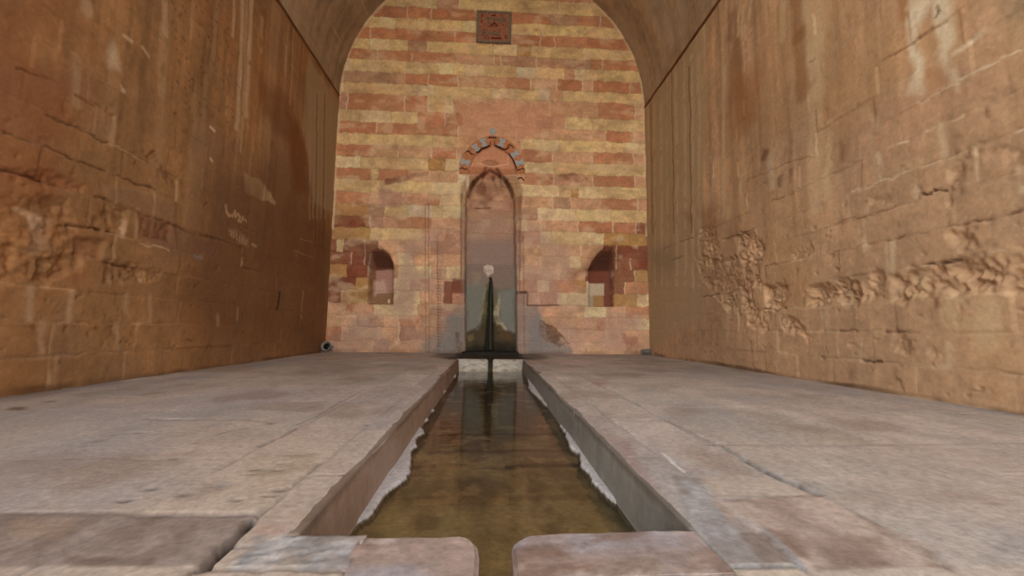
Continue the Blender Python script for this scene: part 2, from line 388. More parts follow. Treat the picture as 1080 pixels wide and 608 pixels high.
# two lamp niches: shade painted dark into the hoods, soot smears round them
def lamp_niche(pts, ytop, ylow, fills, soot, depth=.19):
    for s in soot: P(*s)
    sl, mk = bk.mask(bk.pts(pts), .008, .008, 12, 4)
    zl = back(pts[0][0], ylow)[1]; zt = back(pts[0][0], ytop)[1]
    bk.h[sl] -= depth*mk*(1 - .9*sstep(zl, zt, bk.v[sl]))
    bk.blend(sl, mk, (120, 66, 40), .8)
    for f in fills: P(*f)
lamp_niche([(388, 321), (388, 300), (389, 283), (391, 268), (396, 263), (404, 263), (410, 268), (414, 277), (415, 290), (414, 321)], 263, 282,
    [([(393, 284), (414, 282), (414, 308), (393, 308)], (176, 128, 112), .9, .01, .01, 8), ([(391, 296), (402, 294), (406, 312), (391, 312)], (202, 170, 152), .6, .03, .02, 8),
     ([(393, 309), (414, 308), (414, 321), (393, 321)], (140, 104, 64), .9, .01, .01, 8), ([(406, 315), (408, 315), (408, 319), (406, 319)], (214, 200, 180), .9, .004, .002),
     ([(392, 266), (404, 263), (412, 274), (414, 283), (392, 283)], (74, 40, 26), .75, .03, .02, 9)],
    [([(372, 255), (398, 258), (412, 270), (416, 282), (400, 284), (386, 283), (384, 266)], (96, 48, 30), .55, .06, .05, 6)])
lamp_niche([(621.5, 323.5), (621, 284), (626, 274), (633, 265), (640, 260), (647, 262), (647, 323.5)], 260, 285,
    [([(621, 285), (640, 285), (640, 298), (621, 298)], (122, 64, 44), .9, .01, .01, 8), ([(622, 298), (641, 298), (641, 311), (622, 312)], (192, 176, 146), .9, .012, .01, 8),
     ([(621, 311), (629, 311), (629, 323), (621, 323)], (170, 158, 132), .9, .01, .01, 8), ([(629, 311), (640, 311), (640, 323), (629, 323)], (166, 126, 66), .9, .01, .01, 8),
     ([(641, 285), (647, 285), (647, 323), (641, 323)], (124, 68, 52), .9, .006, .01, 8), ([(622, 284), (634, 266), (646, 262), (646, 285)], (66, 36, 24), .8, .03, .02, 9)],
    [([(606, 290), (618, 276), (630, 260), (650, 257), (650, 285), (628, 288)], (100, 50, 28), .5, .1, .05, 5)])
# damp at the foot
P([(344, 368), (487, 370), (487, 376), (344, 376)], (104, 74, 56), .5, .03, .02, 5, tex=4, seed=41)
P([(548, 371), (687, 371), (687, 377), (548, 377)], (110, 82, 64), .5, .03, .02, 5, tex=4, seed=42)
keep = None
uc = (bk.u[:-1, :-1] + bk.u[1:, 1:])/2; vc = (bk.v[:-1, :-1] + bk.v[1:, 1:])/2
keep = np.where(vc > SPR, np.hypot(uc, vc - SPR) < 2.56, np.abs(uc) < 2.56)
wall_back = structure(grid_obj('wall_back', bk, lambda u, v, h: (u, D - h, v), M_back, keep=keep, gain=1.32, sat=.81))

# ------------------------------------------------------------------ side walls
ya = np.concatenate([np.arange(-.6, 1.5, .04), np.arange(1.5, 6.4405, .0095), [6.46]])
za = np.concatenate([np.arange(-.02, SPR + .02, .0095)])
CH = .193
def wall_canvas(proj, base, seed, light):
    c = Canvas(ya, za, proj); r = np.random.RandomState(seed)
    c.col[:] = lin(base)
    u, v = c.u, c.v
    wu, wv = c.warp(u, v, .010, 6, seed)
    tone = np.zeros(u.shape); jl = np.zeros(u.shape); jd = np.zeros(u.shape)
    k = 0
    while k*CH < SPR:
        rowm = (wv >= k*CH) & (wv < (k+1)*CH)
        y = -.6 + r.uniform(0, .4); y0 = -1.0
        while y0 < 6.5:
            y = y0 + r.uniform(.26, .6)
            mk = rowm & (wu >= y0) & (wu < y)
            tone[mk] = r.uniform(-1, 1); c.h[mk] += r.uniform(-.004, .004)
            q = rowm*(1 - sstep(.002, .010, np.abs(wu - y)))
            if r.rand() < .42: jl = np.maximum(jl, q*r.uniform(.3, 1))
            else: jd = np.maximum(jd, q*r.uniform(0, .5))
            y0 = y
        q = (1 - sstep(.002, .009, np.abs(wv - k*CH)))
        jd = np.maximum(jd, q*np.clip(fbm(u*3, v*.1 + k*9, seed+4, 3)*4 - 1.7, 0, 1))
        jl = np.maximum(jl, q*np.clip(fbm(u*2.2, v*.1 + k*5, seed+6, 3)*5 - 2.8, 0, 1))
        k += 1
    fade = 1 - .75*sstep(1.2, 2.3, v)
    jd *= fade; jl *= fade
    c.mul(1 + .05*tone)
    st = fbm(u*7, v*.55, seed+10, 5, .6); st2 = fbm(u*22, v*.9, seed+11, 4)
    bl = fbm(u*1.3, v*1.3, seed+12, 5); sp = fbm(u*16, v*16, seed+13, 4)
    high = sstep(.7, 2.4, v)
    c.mul(1 + (.85*(st - .5) + .5*(st2 - .5))*(.35 + .65*high)); c.mul(.74 + .52*bl); c.mul(.82 + .36*sp); c.mul(.88 + .24*fbm(u*40, v*32, seed+17, 3))
    allsl = (slice(None), slice(None))
    c.blend(allsl, np.clip((fbm(u*1.7, v*1.1, seed+14, 4) - .5)*4, 0, 1), light[0], .45)     # warmer patches
    c.blend(allsl, np.clip((fbm(u*9, v*.5, seed+15, 4) - .56)*6, 0, 1)*high, light[1], .5)  # pale runs
    c.blend(allsl, np.clip((fbm(u*3, v*3, seed+16, 5) - .55)*6, 0, 1), light[2], .34)        # mauve grey bloom
    pit = np.clip((fbm(u*20, v*20, seed+19, 3) - .73)*8, 0, 1)*(1 - high*.7)
    c.h -= .008*pit; c.mul(1 - .25*pit)
    c.h += .016*(bl - .5) + .006*(sp - .5) - .005*jd*(.3+.7*fbm(u*8, v*8, seed+3)*1.6) - .002*jl
    m_ = (jd*.45)[..., None]; c.col = c.col*(1-m_) + c.col*.6*m_
    c.blend(allsl, jl*np.clip(fbm(u*12, v*12, seed+18)*2.4 - .4, 0, 1), light[3], .62)
    return c
lw = wall_canvas(left, (170, 122, 70), 51, [(172, 110, 52), (188, 150, 106), (148, 112, 84), (194, 156, 110)])
P = lw.poly; Ln = lw.line
P([(-40, -60), (90, -30), (85, 120), (60, 200), (-40, 190)], (150, 88, 44), .55, .2, .12, 2, tex=2, seed=2)
P([(-30, 180), (110, 195), (120, 260), (90, 300), (-30, 330)], (162, 92, 42), .6, .1, .08, 4, tex=3, seed=3)
P([(235, 180), (345, 150), (345, 372), (220, 378), (170, 320)], (112, 72, 42), .6, .3, .15, 2, seed=4)
P([(110, 196), (140, 198), (184, 215), (186, 262), (178, 236), (143, 222), (112, 211)], (156, 116, 82), .55, .02, .02, seed=5, h=.006)
P([(150, 230), (190, 240), (232, 255), (230, 275), (188, 270), (160, 262)], (134, 92, 74), .4, .06, .04, seed=6)
P([(325, 60), (330, 68), (358, 108), (352, 225), (330, 215), (322, 150)], (180, 152, 112), .8, .05, .03, 5, seed=7)
for x, a in ((327, .5), (331, .6), (335, .7), (339, .5), (344, .5), (349, .4)):
    Ln([(x + 1, 95), (x - 1, 230)], .018, (184, 156, 118), a, soft=.03, wp=.02, seed=int(x))
for x in (333.5, 341.5): Ln([(x + 1, 100), (x - 1, 260)], .010, (112, 66, 28), .7, soft=.02, wp=.01, seed=int(x))
P([(303, 120), (322, 148), (322, 205), (312, 202), (306, 170)], (136, 80, 28), .85, .09, .07, 4, seed=8)
P([(272, 78), (310, 108), (318, 140), (300, 150), (276, 118)], (136, 84, 36), .6, .1, .06, 4, seed=9)
P([(257, 181), (276, 192), (291, 214), (276, 213), (258, 201)], (196, 164, 118), .85, .015, .03, 6, tex=2, seed=10)
for pts, w, a in (([(247.5, -40), (247, 20), (245.5, 38)], .016, .7), ([(257.5, -40), (255, 40), (251.5, 105), (249, 135)], .022, .85), ([(267.5, -40), (264, 40), (260, 100), (259, 122)], .026, .85),
                  ([(262, -40), (258, 80), (254, 160)], .012, .5), ([(277, 20), (275, 55)], .02, .5), ([(302, 50), (301, 85)], .018, .5), ([(311, 0), (308, 70), (306, 110)], .02, .35),
                  ([(174, -40), (175, 35)], .022, .55), ([(172, 30), (170, 100)], .03, .3), ([(90, -30), (91, 12)], .03, .5), ([(81, 60), (80, 110)], .02, .3)):
    Ln(pts, w, (206, 172, 130), a, soft=w*.8, wp=.01, brk=.2)
P([(115, 22), (121, 29), (125, 48), (126, 72), (115, 72), (114, 52), (118, 38)], (220, 190, 152), .7, .03, .02, 8, tex=3, seed=12)
P([(127, 89), (133, 96), (132, 99), (128, 97)], (220, 190, 150), .8, .012, .006)
Ln([(131, 38), (139, 44)], .012, (220, 186, 140), .7); Ln([(150, 50), (157, 60)], .010, (210, 176, 132), .7)
Ln([(222, 134), (226, 138)], .012, (226, 200, 170), .9); Ln([(222, 167), (224, 170)], .010, (226, 200, 170), .8)
for x, y in zip(rng.uniform(180, 255, 90), rng.uniform(-10, 130, 90)): Ln([(x, y), (x + .6, y + 1.2)], .007, (84, 50, 36), .5, soft=.008)
# bed joints that show
for pts, c, a, h in (([(0, 177.5), (32, 186.7), (65, 198)], (66, 38, 22), .9, -.02), ([(0, 136.7), (40, 152.5), (77, 167.5), (107, 179), (142, 192.5), (165, 200)], (84, 50, 30), .7, -.014),
                     ([(52, 121), (82, 136), (117, 153)], (84, 50, 30), .7, -.012), ([(83, 103), (98, 111), (120, 123)], (84, 50, 30), .6, -.012), ([(117, 153), (150, 168), (168, 177)], (206, 164, 116), .7, -.006),
                     ([(100, 208), (112, 212), (143, 223), (178, 236), (205, 247), (228, 252)], (88, 54, 34), .65, -.014), ([(73, 236.7), (117, 246)], (70, 44, 26), .9, -.022), ([(148, 256), (177, 264)], (206, 170, 124), .8, -.004),
                     ([(180, 262.5), (213, 272)], (150, 120, 96), .7, -.01), ([(108, 276), (142, 282)], (84, 48, 26), .8, -.016), ([(20, 72), (50, 83)], (90, 54, 32), .6, -.01),
                     ([(45, 303), (78, 306.5)], (206, 156, 106), .8, -.004), ([(60, 341), (73, 340.5)], (196, 150, 104), .6, 0), ([(134, 341.4), (158, 341.8)], (204, 160, 112), .7, 0),
                     ([(59, 375), (116.5, 372.5), (180, 368)], (190, 146, 100), .6, -.006), ([(317, 252), (330, 256)], (186, 150, 110), .6, 0), ([(310, 264), (331, 272)], (186, 150, 110), .6, 0)):
    Ln(pts, .0055, c, a*.9, h=h*.5, wp=.020, ws=14, brk=.27)
for a_, b_, al in (((37, 228), (33, 265), .9), ((20, 222), (46, 229), .8), ((133, 223), (128, 250), .9), ((145, 224), (145, 250), .5), ((61, 376), (59, 407), .5), ((45, 342), (44, 376), .55), ((123, 343), (122, 370), .5),
                   ((34, 304), (32, 338), .6), ((76, 307), (74, 338), .7), ((135, 312), (132, 341), .5), ((159, 314), (157, 341), .45), ((120, 125), (117, 152), .6), ((151, 287), (150, 298), .6), ((256, 275), (255, 282), .6), ((319, 308), (318, 336), .5), ((250, 325), (249, 344), .4), ((229, 332), (229, 344), .5)):
    Ln([a_, b_], .012, (206, 166, 124), al, soft=.02, wp=.025, brk=.28)
P([(36, 230), (50, 232), (48, 262), (34, 268)], (176, 138, 106), .45, .03, .03, 6)
# battered faces
P([(-30, 215), (30, 205), (72, 215), (86, 262), (70, 298), (20, 300), (-30, 310)], None, 1, .05, .05, 6, rough=0.0270, rs=7, seed=21)
P([(40, 272), (85, 268), (84, 285), (60, 300), (38, 298)], None, 1, .03, .04, 8, rough=0.0300, rs=9, seed=22)
P([(0, 178), (60, 180), (95, 196), (88, 205), (40, 198), (0, 190)], (150, 84, 42), .4, .03, .04, 7, rough=0.0180, rs=12, seed=23)
P([(108, 274), (150, 280), (172, 285), (165, 298), (110, 300)], None, 1, .03, .03, 7, rough=0.0270, rs=9, seed=24)
P([(150, 158), (165, 158), (172, 172), (188, 185), (186, 195), (170, 192), (158, 175)], (112, 72, 46), .6, .03, .05, 10, rough=0.0210, rs=16, tex=7, seed=25)
P([(112, 213), (135, 222), (130, 250), (112, 246)], None, 1, .03, .03, 7, rough=0.0180, rs=12, seed=26)
P([(145, 225), (180, 240), (178, 258), (150, 252)], (134, 76, 48), .5, .03, .03, 7, rough=0.0150, rs=9, seed=27)
P([(82, 250), (110, 255), (108, 275), (80, 272)], (140, 82, 52), .4, .02, .02, 7, h=-.014, rough=0.0120, rs=10, seed=28)
Ln([(295, 309), (293.5, 318), (292, 326)], .016, (48, 38, 32), .85, soft=.012, wp=.006)
# scratched marks on the plaster
scr = [[(238, 217), (239, 224), (241, 228)], [(241, 227), (245, 228), (248, 223), (248, 229)], [(248, 228), (251, 226), (253, 229), (251, 233), (254, 234)], [(254, 234), (256, 229), (257, 232)], [(259, 232), (260, 234)]]
for s in scr: Ln(s, .010, (208, 168, 120), .7, soft=.010)
P([(240, 242), (248, 242), (263, 253), (262, 262), (254, 258), (243, 250)], (176, 136, 98), .6, .02, .02, 12, tex=14, seed=31)
for k in range(6): Ln([(243 + k*3, 243 + k*1.9), (243.5 + k*3, 249 + k*1.9)], .006, (206, 168, 124), .7)
Ln([(266, 258), (270, 260)], .014, (206, 170, 130), .6); P([(202, 268), (214, 269), (216, 274), (206, 273)], (150, 134, 122), .7, .015, .02, 10)
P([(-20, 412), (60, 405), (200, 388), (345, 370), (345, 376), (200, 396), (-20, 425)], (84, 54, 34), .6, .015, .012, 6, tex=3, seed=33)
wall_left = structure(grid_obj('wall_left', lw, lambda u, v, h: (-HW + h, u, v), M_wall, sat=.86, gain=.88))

rw = wall_canvas(right, (194, 155, 115), 77, [(192, 144, 84), (204, 176, 128), (184, 152, 118), (218, 192, 150)])
P = rw.poly; Ln = rw.line
P([(678, 115), (700, 85), (745, 20), (742, 330), (680, 372)], (182, 160, 120), .75, .12, .08, 3, seed=2)
for x, w, a in ((684, .02, .6), (690, .025, .6), (697, .03, .65), (703, .02, .5), (713, .03, .6), (722, .03, .6), (730, .03, .65), (737, .03, .55)):
    Ln([(x, 110 if x < 700 else 60), (x + 1, 215), (x + 1, 300)], w, (206, 184, 144), a, soft=w, wp=.02, brk=.3, seed=int(x))
for x in (708.5, 727, 686): Ln([(x, 70), (x + 1.5, 170), (x + 2.5, 245)], .012, (128, 82, 42), .7, soft=.02, wp=.02, seed=int(x))
P([(760, 15), (795, 10), (800, 80), (790, 140), (768, 160), (764, 60)], (156, 108, 64), .65, .15, .1, 3, ty=.3, tex=5, seed=4)
P([(770, 80), (806, 70), (800, 130), (772, 150)], (164, 110, 58), .65, .14, .08, 3, seed=5)
P([(800, 20), (840, -10), (850, 120), (800, 150)], (176, 134, 84), .5, .15, .08, 3, seed=6)
P([(768, 8), (790, 14), (790, 40), (768, 46)], (130, 84, 70), .45, .05, .05, 8, tex=10, ty=.3, seed=7)
for x, y0, y1, w, a in ((762, 30, 78, .02, .6), (763, 70, 260, .024, .7), (779, 5, 36, .018, .7), (783, 8, 36, .016, .7), (791, -10, 32, .02, .7), (826, -20, 40, .03, .5), (849, -20, 50, .06, .55), (856, 20, 100, .05, .55), (864, -20, 100, .04, .5),
                     (860, 110, 220, .05, .45), (871, 155, 210, .018, .7), (874, 130, 220, .02, .4), (781, 185, 205, .02, .6), (767, 220, 355, .035, .45), (870, 320, 345, .03, .3), (801, 300, 330, .025, .4), (1008, 318, 340, .05, .4), (1043, 320, 360, .045, .45)):
    Ln([(x + 1, y0), (x, (y0+y1)/2), (x + .5, y1)], w, (212, 182, 138), a, soft=w, wp=.02, brk=.25, seed=int(x))
Ln([(840, -20), (842, 40), (846, 100)], .05, (150, 100, 52), .65, soft=.05, wp=.03)
Ln([(952, -20), (955, 15)], .03, (176, 118, 62), .7, soft=.03)
# lime washes high up
P([(956, -20), (985, -20), (984, 10), (973, 25), (972, 60), (975, 85), (976, 96), (960, 96), (962, 70), (962, 30), (956, 12)], (236, 222, 188), .9, .03, .05, 8, tex=2, seed=9)
P([(988, -20), (1005, -20), (1007, 20), (1005, 45), (998, 55), (1003, 68), (1011, 82), (1011, 92), (1003, 88), (994, 66), (988, 45)], (232, 216, 182), .75, .03, .05, 8, seed=10)
P([(1008, 52), (1020, 42), (1036, 32), (1034, 38), (1020, 46), (1009, 54)], (236, 218, 184), .85, .02, .03, 10, seed=11)
Ln([(989, 6), (990, 12), (987, 18)], .008, (110, 90, 66), .7, wp=.01)
P([(1055, -10), (1090, -10), (1090, 8), (1064, 18)], (150, 130, 98), .6, .05, .05, 6, tex=4, seed=12)
P([(974, 70), (1000, 68), (1000, 85), (985, 95), (976, 90)], (184, 132, 76), .6, .04, .03, 6, seed=13)
P([(812, 160), (816, 166), (818, 200), (812, 200), (808, 172)], (206, 182, 148), .65, .025, .02, 8, seed=14)
P([(804, 158), (810, 158), (806, 170), (801, 170)], (120, 70, 46), .7, .02, .02, 8, seed=15)
P([(821, 188), (827, 183), (826, 198), (822, 198)], (112, 66, 52), .8, .015, .02, 10, tex=8, seed=16); P([(832, 180), (837, 178), (838, 192), (833, 193)], (112, 66, 52), .7, .015, .02, 10, tex=8, seed=17)
P([(690, 265), (712, 258), (712, 285), (692, 292)], (140, 124, 104), .4, .16, .1, 5, seed=18)
P([(917, 118), (927, 125), (926, 135), (918, 132)], (214, 188, 142), .6, .03, .03, 8, seed=19); P([(918, 135), (924, 160), (930, 190), (925, 190), (917, 160)], (206, 182, 146), .6, .03, .03, 8, seed=20)
P([(884, 150), (890, 152), (890, 172), (885, 170)], (150, 96, 56), .7, .03, .03, 8, seed=21)
P([(985, 315), (991, 314), (991, 325), (986, 325)], (126, 76, 44), .85, .015, .01, 10, seed=22)
P([(895, 384), (902, 386), (904, 402), (897, 402)], (136, 86, 54), .6, .03, .02, 8, tex=6, seed=23); P([(912, 390), (920, 392), (918, 404), (910, 404)], (136, 86, 54), .6, .03, .02, 8, tex=6, seed=24); P([(932, 394), (948, 398), (948, 408), (932, 408)], (136, 86, 54), .5, .03, .02, 8, tex=6, seed=25)
P([(880, 125), (1090, 20), (1090, 90), (880, 220)], (192, 146, 112), .35, .2, .1, 2, tex=2, seed=26)
P([(720, 225), (765, 215), (800, 260), (790, 300), (740, 300)], (140, 96, 62), .45, .15, .1, 3, tex=3, seed=27)
# joints that show
for pts, c, a, h in (([(969, 109), (990, 98), (1009.6, 87)], (222, 196, 158), .8, -.004), ([(1009, 87), (1039, 71), (1085, 48)], (226, 202, 168), .9, 0), ([(930, 65), (971, 40), (998, 22), (1030, -2)], (140, 100, 64), .6, -.01),
                     ([(937, 156), (958, 147)], (226, 204, 168), .9, 0), ([(977, 139), (991, 132), (1018, 121)], (222, 196, 156), .7, -.004), ([(893, 175), (920, 165)], (200, 166, 124), .6, -.006),
                     ([(898, 203), (930, 191), (967, 177.6), (990, 169)], (222, 196, 160), .8, -.006), ([(995, 167), (1037, 150)], (206, 176, 136), .7, -.008), ([(1050, 146), (1085, 134)], (222, 200, 168), .9, -.004),
                     ([(935, 254), (984, 243), (1032, 233), (1085, 221)], (128, 90, 62), .75, -.014), ([(880, 237), (941, 220)], (140, 98, 66), .6, -.01), ([(880, 265), (935, 254)], (150, 110, 78), .6, -.008),
                     ([(961, 283), (983, 279)], (80, 52, 32), .9, -.03), ([(988, 278), (1010, 273)], (96, 62, 40), .85, -.024), ([(970, 205), (978, 206), (984, 202), (996, 201)], (96, 66, 42), .85, -.024),
                     ([(700, 262), (732, 250)], (90, 62, 40), .7, -.014), ([(708, 275), (720, 270)], (80, 54, 36), .8, -.016), ([(762, 253), (795, 242)], (84, 58, 38), .8, -.02), ([(806, 282), (832, 276)], (120, 80, 50), .7, -.012), ([(740, 313), (755, 311)], (84, 56, 36), .8, -.014),
                     ([(806, 325), (818, 328), (829, 325)], (70, 46, 28), .9, -.03), ([(909, 381), (930, 382.5)], (80, 54, 34), .85, -.02), ([(880, 377), (905, 378.5)], (196, 158, 116), .6, -.006), ([(850, 376), (880, 378)], (210, 176, 130), .6, 0), ([(960, 385.5), (1003, 388)], (214, 184, 142), .7, 0),
                     ([(885, 349), (935, 350), (970, 350)], (120, 82, 54), .7, -.012), ([(1020, 352), (1085, 353)], (206, 172, 128), .6, -.004), ([(1010, 389), (1085, 397)], (200, 166, 124), .6, -.006), ([(1040, 269), (1068, 265)], (216, 190, 154), .7, 0),
                     ([(854, 64), (859, 61)], (90, 60, 36), .8, -.01), ([(785, 192), (830, 172), (860, 165)], (140, 98, 62), .5, -.008), ([(810, 213), (835, 205)], (120, 78, 48), .6, -.008)):
    Ln(pts, .0055, c, a*.9, h=h*.5, wp=.020, ws=14, brk=.27, seed=int(pts[0][0]))
for a_, b_, al in (((992, 132), (994, 165), .7), ((965, 180), (967, 205), .6), ((927, 163), (931, 188), .6), ((912, 222), (914, 262), .8), ((1006, 222), (1009, 238), .7), ((939, 256), (942, 285), .7), ((936, 285), (938, 318), .5), ((1000, 365), (1001, 386), .6), ((908, 352), (908, 380), .3), ((1078, 180), (1080, 200), .7)):
    Ln([a_, b_], .014, (218, 192, 152), al, soft=.02, wp=.025, brk=.36, seed=int(a_[0]))
# battered band of stones
R_ = lambda p, d, rs, sd, **k: P(p, None, 1, .05, .06, 9, rough=d*.85, rs=rs*2.0, seed=sd, **k)
R_([(738, 240), (752, 236), (760, 265), (750, 285), (735, 275)], .035, 12, 30); R_([(776, 248), (795, 243), (805, 258), (800, 285), (802, 300), (790, 300), (778, 275)], .05, 12, 31)
R_([(730, 270), (778, 272), (792, 300), (790, 325), (770, 330), (745, 300)], .04, 10, 32); R_([(780, 300), (800, 325), (812, 340), (806, 348), (790, 345), (782, 325)], .05, 12, 33)
R_([(806, 300), (826, 298), (829, 325), (808, 325)], .05, 12, 34, h=-.015); R_([(832, 268), (852, 258), (858, 268), (838, 278)], .04, 12, 35)
R_([(820, 330), (838, 335), (858, 355), (850, 358), (828, 346)], .035, 12, 36); R_([(852, 305), (880, 298), (902, 296), (909, 300), (908, 318), (880, 320), (852, 318)], .06, 12, 37)
R_([(908, 292), (934, 286), (936, 312), (910, 316)], .035, 10, 38); R_([(936, 290), (953, 286), (957, 316), (938, 318)], .06, 8, 39, h=-.01)
R_([(958, 285), (985, 280), (1008, 276), (1008, 312), (985, 315), (958, 317)], .05, 7, 40, h=-.008); R_([(1010, 276), (1040, 270), (1048, 300), (1044, 311), (1012, 312)], .055, 9, 41)
R_([(1046, 272), (1085, 266), (1085, 306), (1048, 308)], .05, 8, 42); R_([(1000, 245), (1012, 238), (1022, 258), (1030, 268), (1015, 268)], .03, 12, 43)
R_([(992, 222), (1003, 220), (1006, 232), (996, 236)], .02, 14, 44); R_([(1012, 160), (1030, 155), (1032, 170), (1005, 196), (1000, 195)], .03, 14, 45); R_([(996, 200), (1008, 205), (1006, 222), (1000, 218)], .03, 14, 46)
R_([(893, 362), (908, 360), (907, 372), (895, 370)], .022, 14, 47); R_([(944, 352), (958, 354), (956, 374), (946, 370)], .03, 12, 48); R_([(982, 370), (994, 370), (994, 378), (984, 378)], .02, 14, 49); R_([(1040, 165), (1085, 150), (1085, 172), (1060, 175)], .015, 12, 50)
R_([(912, 212), (945, 205), (943, 216), (915, 222)], .012, 16, 51)
P([(960, 292), (975, 290), (974, 315), (961, 316)], (206, 176, 132), .4, .02, .02, 8, seed=52)
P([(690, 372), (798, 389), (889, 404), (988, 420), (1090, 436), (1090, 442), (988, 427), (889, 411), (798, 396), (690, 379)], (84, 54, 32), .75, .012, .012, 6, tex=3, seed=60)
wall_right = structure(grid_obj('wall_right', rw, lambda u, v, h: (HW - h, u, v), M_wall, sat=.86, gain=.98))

# ------------------------------------------------------------------ vault and trims
cv = Canvas(np.concatenate([np.arange(-.6, 1.5, .06), np.arange(1.5, 6.44, .02), [6.46]]), np.linspace(0, PI*HW, 300))
cv.col[:] = lin((176, 146, 106))
u, v = cv.u, cv.v; vv = np.minimum(v, PI*HW - v)
cv.mul(.75 + .5*fbm(u*1.1, v*.9, 61, 5)); cv.mul(.7 + .6*fbm(u*7, v*.8, 62, 5)); cv.mul(.78 + .44*fbm(u*14, v*14, 63, 4)); cv.mul(.8 + .4*fbm(u*18, v*1.6, 69, 4))
al = (slice(None), slice(None))
cv.blend(al, np.clip((fbm(u*6, v*.6, 64, 4) - .52)*5, 0, 1), (190, 172, 146), .5)
cv.blend(al, np.clip((fbm(u*2, v*1.5, 65, 5) - .5)*4, 0, 1), (122, 92, 60), .5)
k = 0
for q in np.arange(.24, PI*HW, .24):
    mk = (1 - sstep(.006, .016, np.abs(v - q + .01*(fbm(u*4, v*4, 66)-.5))))*np.clip(fbm(u*2.5, v*.1 + q*7, 67, 3)*6 - 3.3, 0, 1)
    cv.blend(al, mk, (198, 172, 132), .6); cv.h -= .004*mk
    for y in np.arange(.3 + (k % 2)*.3, 6.4, .6):
        if random.random() < .5:
            mk = (1 - sstep(.004, .014, np.abs(u - y)))*((v > q - .24) & (v < q)); cv.blend(al, mk, (196, 170, 132), .3*random.random())
    k += 1
cv.h += .012*(fbm(u*3, v*3, 68, 4) - .5)
def vpos(u, v, h):
    t = v/HW; r = HW - h
    return -r*np.cos(t), u, SPR + r*np.sin(t)
ceiling = structure(grid_obj('ceiling', cv, vpos, M_wall, sat=.74))
M_trim = mat_noise('dark_springing_joint', (92, 60, 36), (122, 84, 52), 18, .9, .3, (1, .2, 1))
for k, s in ((1, -1), (2, 1)):
    bm = bmesh.new(); n = 60; sec = [(0.03, -.022), (-.012, -.020), (-.016, -.006), (-.016, .008), (-.010, .020), (0.03, .022)]
    rings = []
    for i in range(n+1):
        y = -.6 + 7.0*i/n; a = .003*math.sin(i*1.7) + .002*math.sin(i*.6)
        rings.append([bm.verts.new((s*(HW + dx), y, SPR + dz + a)) for dx, dz in sec])
    for A, B in zip(rings, rings[1:]):
        for j in range(len(sec)): bm.faces.new((A[j], A[(j+1) % len(sec)], B[(j+1) % len(sec)], B[j]))
    bm.faces.new(rings[0]); bm.faces.new(rings[-1][::-1])
    structure(mesh_obj('trim_%d' % k, bm, M_trim))

# ------------------------------------------------------------------ floor, channel, water
def seg(a, b, d): n = max(1, int(round((b - a)/d))); return list(np.linspace(a, b, n + 1)[:-1])
fx = seg(-2.53, -1.2, .02) + seg(-1.2, XL, .0085) + seg(XL, -.25, .0085) + seg(-.25, SLOT_L, .02) + seg(SLOT_L, SLOT_R, .02) + seg(SLOT_R, XR, .02) + seg(XR, 1.2, .0085) + seg(1.2, 2.53, .02) + [2.53]
KF, KB = .655, YN       # front and back edge of the two kerb stones
fy = seg(-9, -1, .5) + seg(-1, .45, .04) + seg(.45, KF, .006) + seg(KF, KB, .006) + seg(KB, 1.4, .008) + seg(1.4, 2.6, .014) + seg(2.6, YE, .024) + seg(YE, 6.44, .03) + [6.44]
fl = Canvas(fx, fy, ground)
def taper(x, y):
    """the channel opens by a finger's width towards the far end"""
    l = -(y - 2.9)*.0105*np.exp(-((x - XL)/.5)**2); r = (y - 2.9)*.0056*np.exp(-((x - XR)/.5)**2)
    ok = (y > .5)
    return (l + r)*ok
u, v = fl.u, fl.v
fl.col[:] = lin((186, 171, 161))
# rows of slabs between the long joints
bands = [-2.53, -1.95, -1.33, -.735, -.49, XL, XR, .505, .735, 1.35, 1.95, 2.53]
r = np.random.RandomState(5)
wu, wv = fl.warp(u, v, .012, 5, 70)
jn = np.zeros(u.shape)
for a, b in zip(bands, bands[1:]):
    y = -9
    while y < 6.5:
        y1 = y + r.uniform(.45, .95)
        mk = (wu >= a) & (wu < b) & (wv >= y) & (wv < y1)
        fl.col[mk] = lin((186, 171, 161))*(1 + r.uniform(-.13, .10))*(1 + r.uniform(-.03, .03, 3)); fl.h[mk] += r.uniform(-.0022, .0022)
        jn = np.maximum(jn, ((wu >= a) & (wu < b))*(1 - sstep(.002, .008, np.abs(wv - y1)))*r.uniform(.15, .8)); y = y1
for b, s in ((-1.95, .3), (-1.33, .35), (-.735, .8), (-.49, .9), (.505, .8), (.735, 1), (1.35, .25), (1.95, .25)):
    jn = np.maximum(jn, (1 - sstep(.002, .008, np.abs(wu - b)))*s*np.clip(fbm(u*2, v*2.5, 71, 3)*3 - .7, 0, 1))
fl.mul(.80 + .40*fbm(u*1.6, v*1.6, 72, 5)); fl.mul(.80 + .40*fbm(u*7, v*5, 73, 5)); fl.mul(.80 + .40*fbm(u*24, v*18, 74, 4)); fl.mul(.86 + .28*fbm(u*60, v*45, 174, 3))
al = (slice(None), slice(None))
fl.blend(al, np.clip((fbm(u*1.2, v*1.2, 75, 5) - .5)*5, 0, 1), (196, 166, 138), .5)
fl.blend(al, np.clip((fbm(u*2.2, v*1.6, 76, 5) - .52)*6, 0, 1), (160, 156, 158), .5)
fl.blend(al, np.clip((fbm(u*3.2, v*2.6, 77, 5) - .58)*7, 0, 1), (146, 120, 102), .5)
fl.h += .006*(fbm(u*2, v*2, 78, 4) - .5) + .0035*(fbm(u*14, v*14, 79, 4) - .5) - .006*jn
fl.blend(al, jn*.8, (120, 112, 108), .7)
P = fl.poly; Ln = fl.line
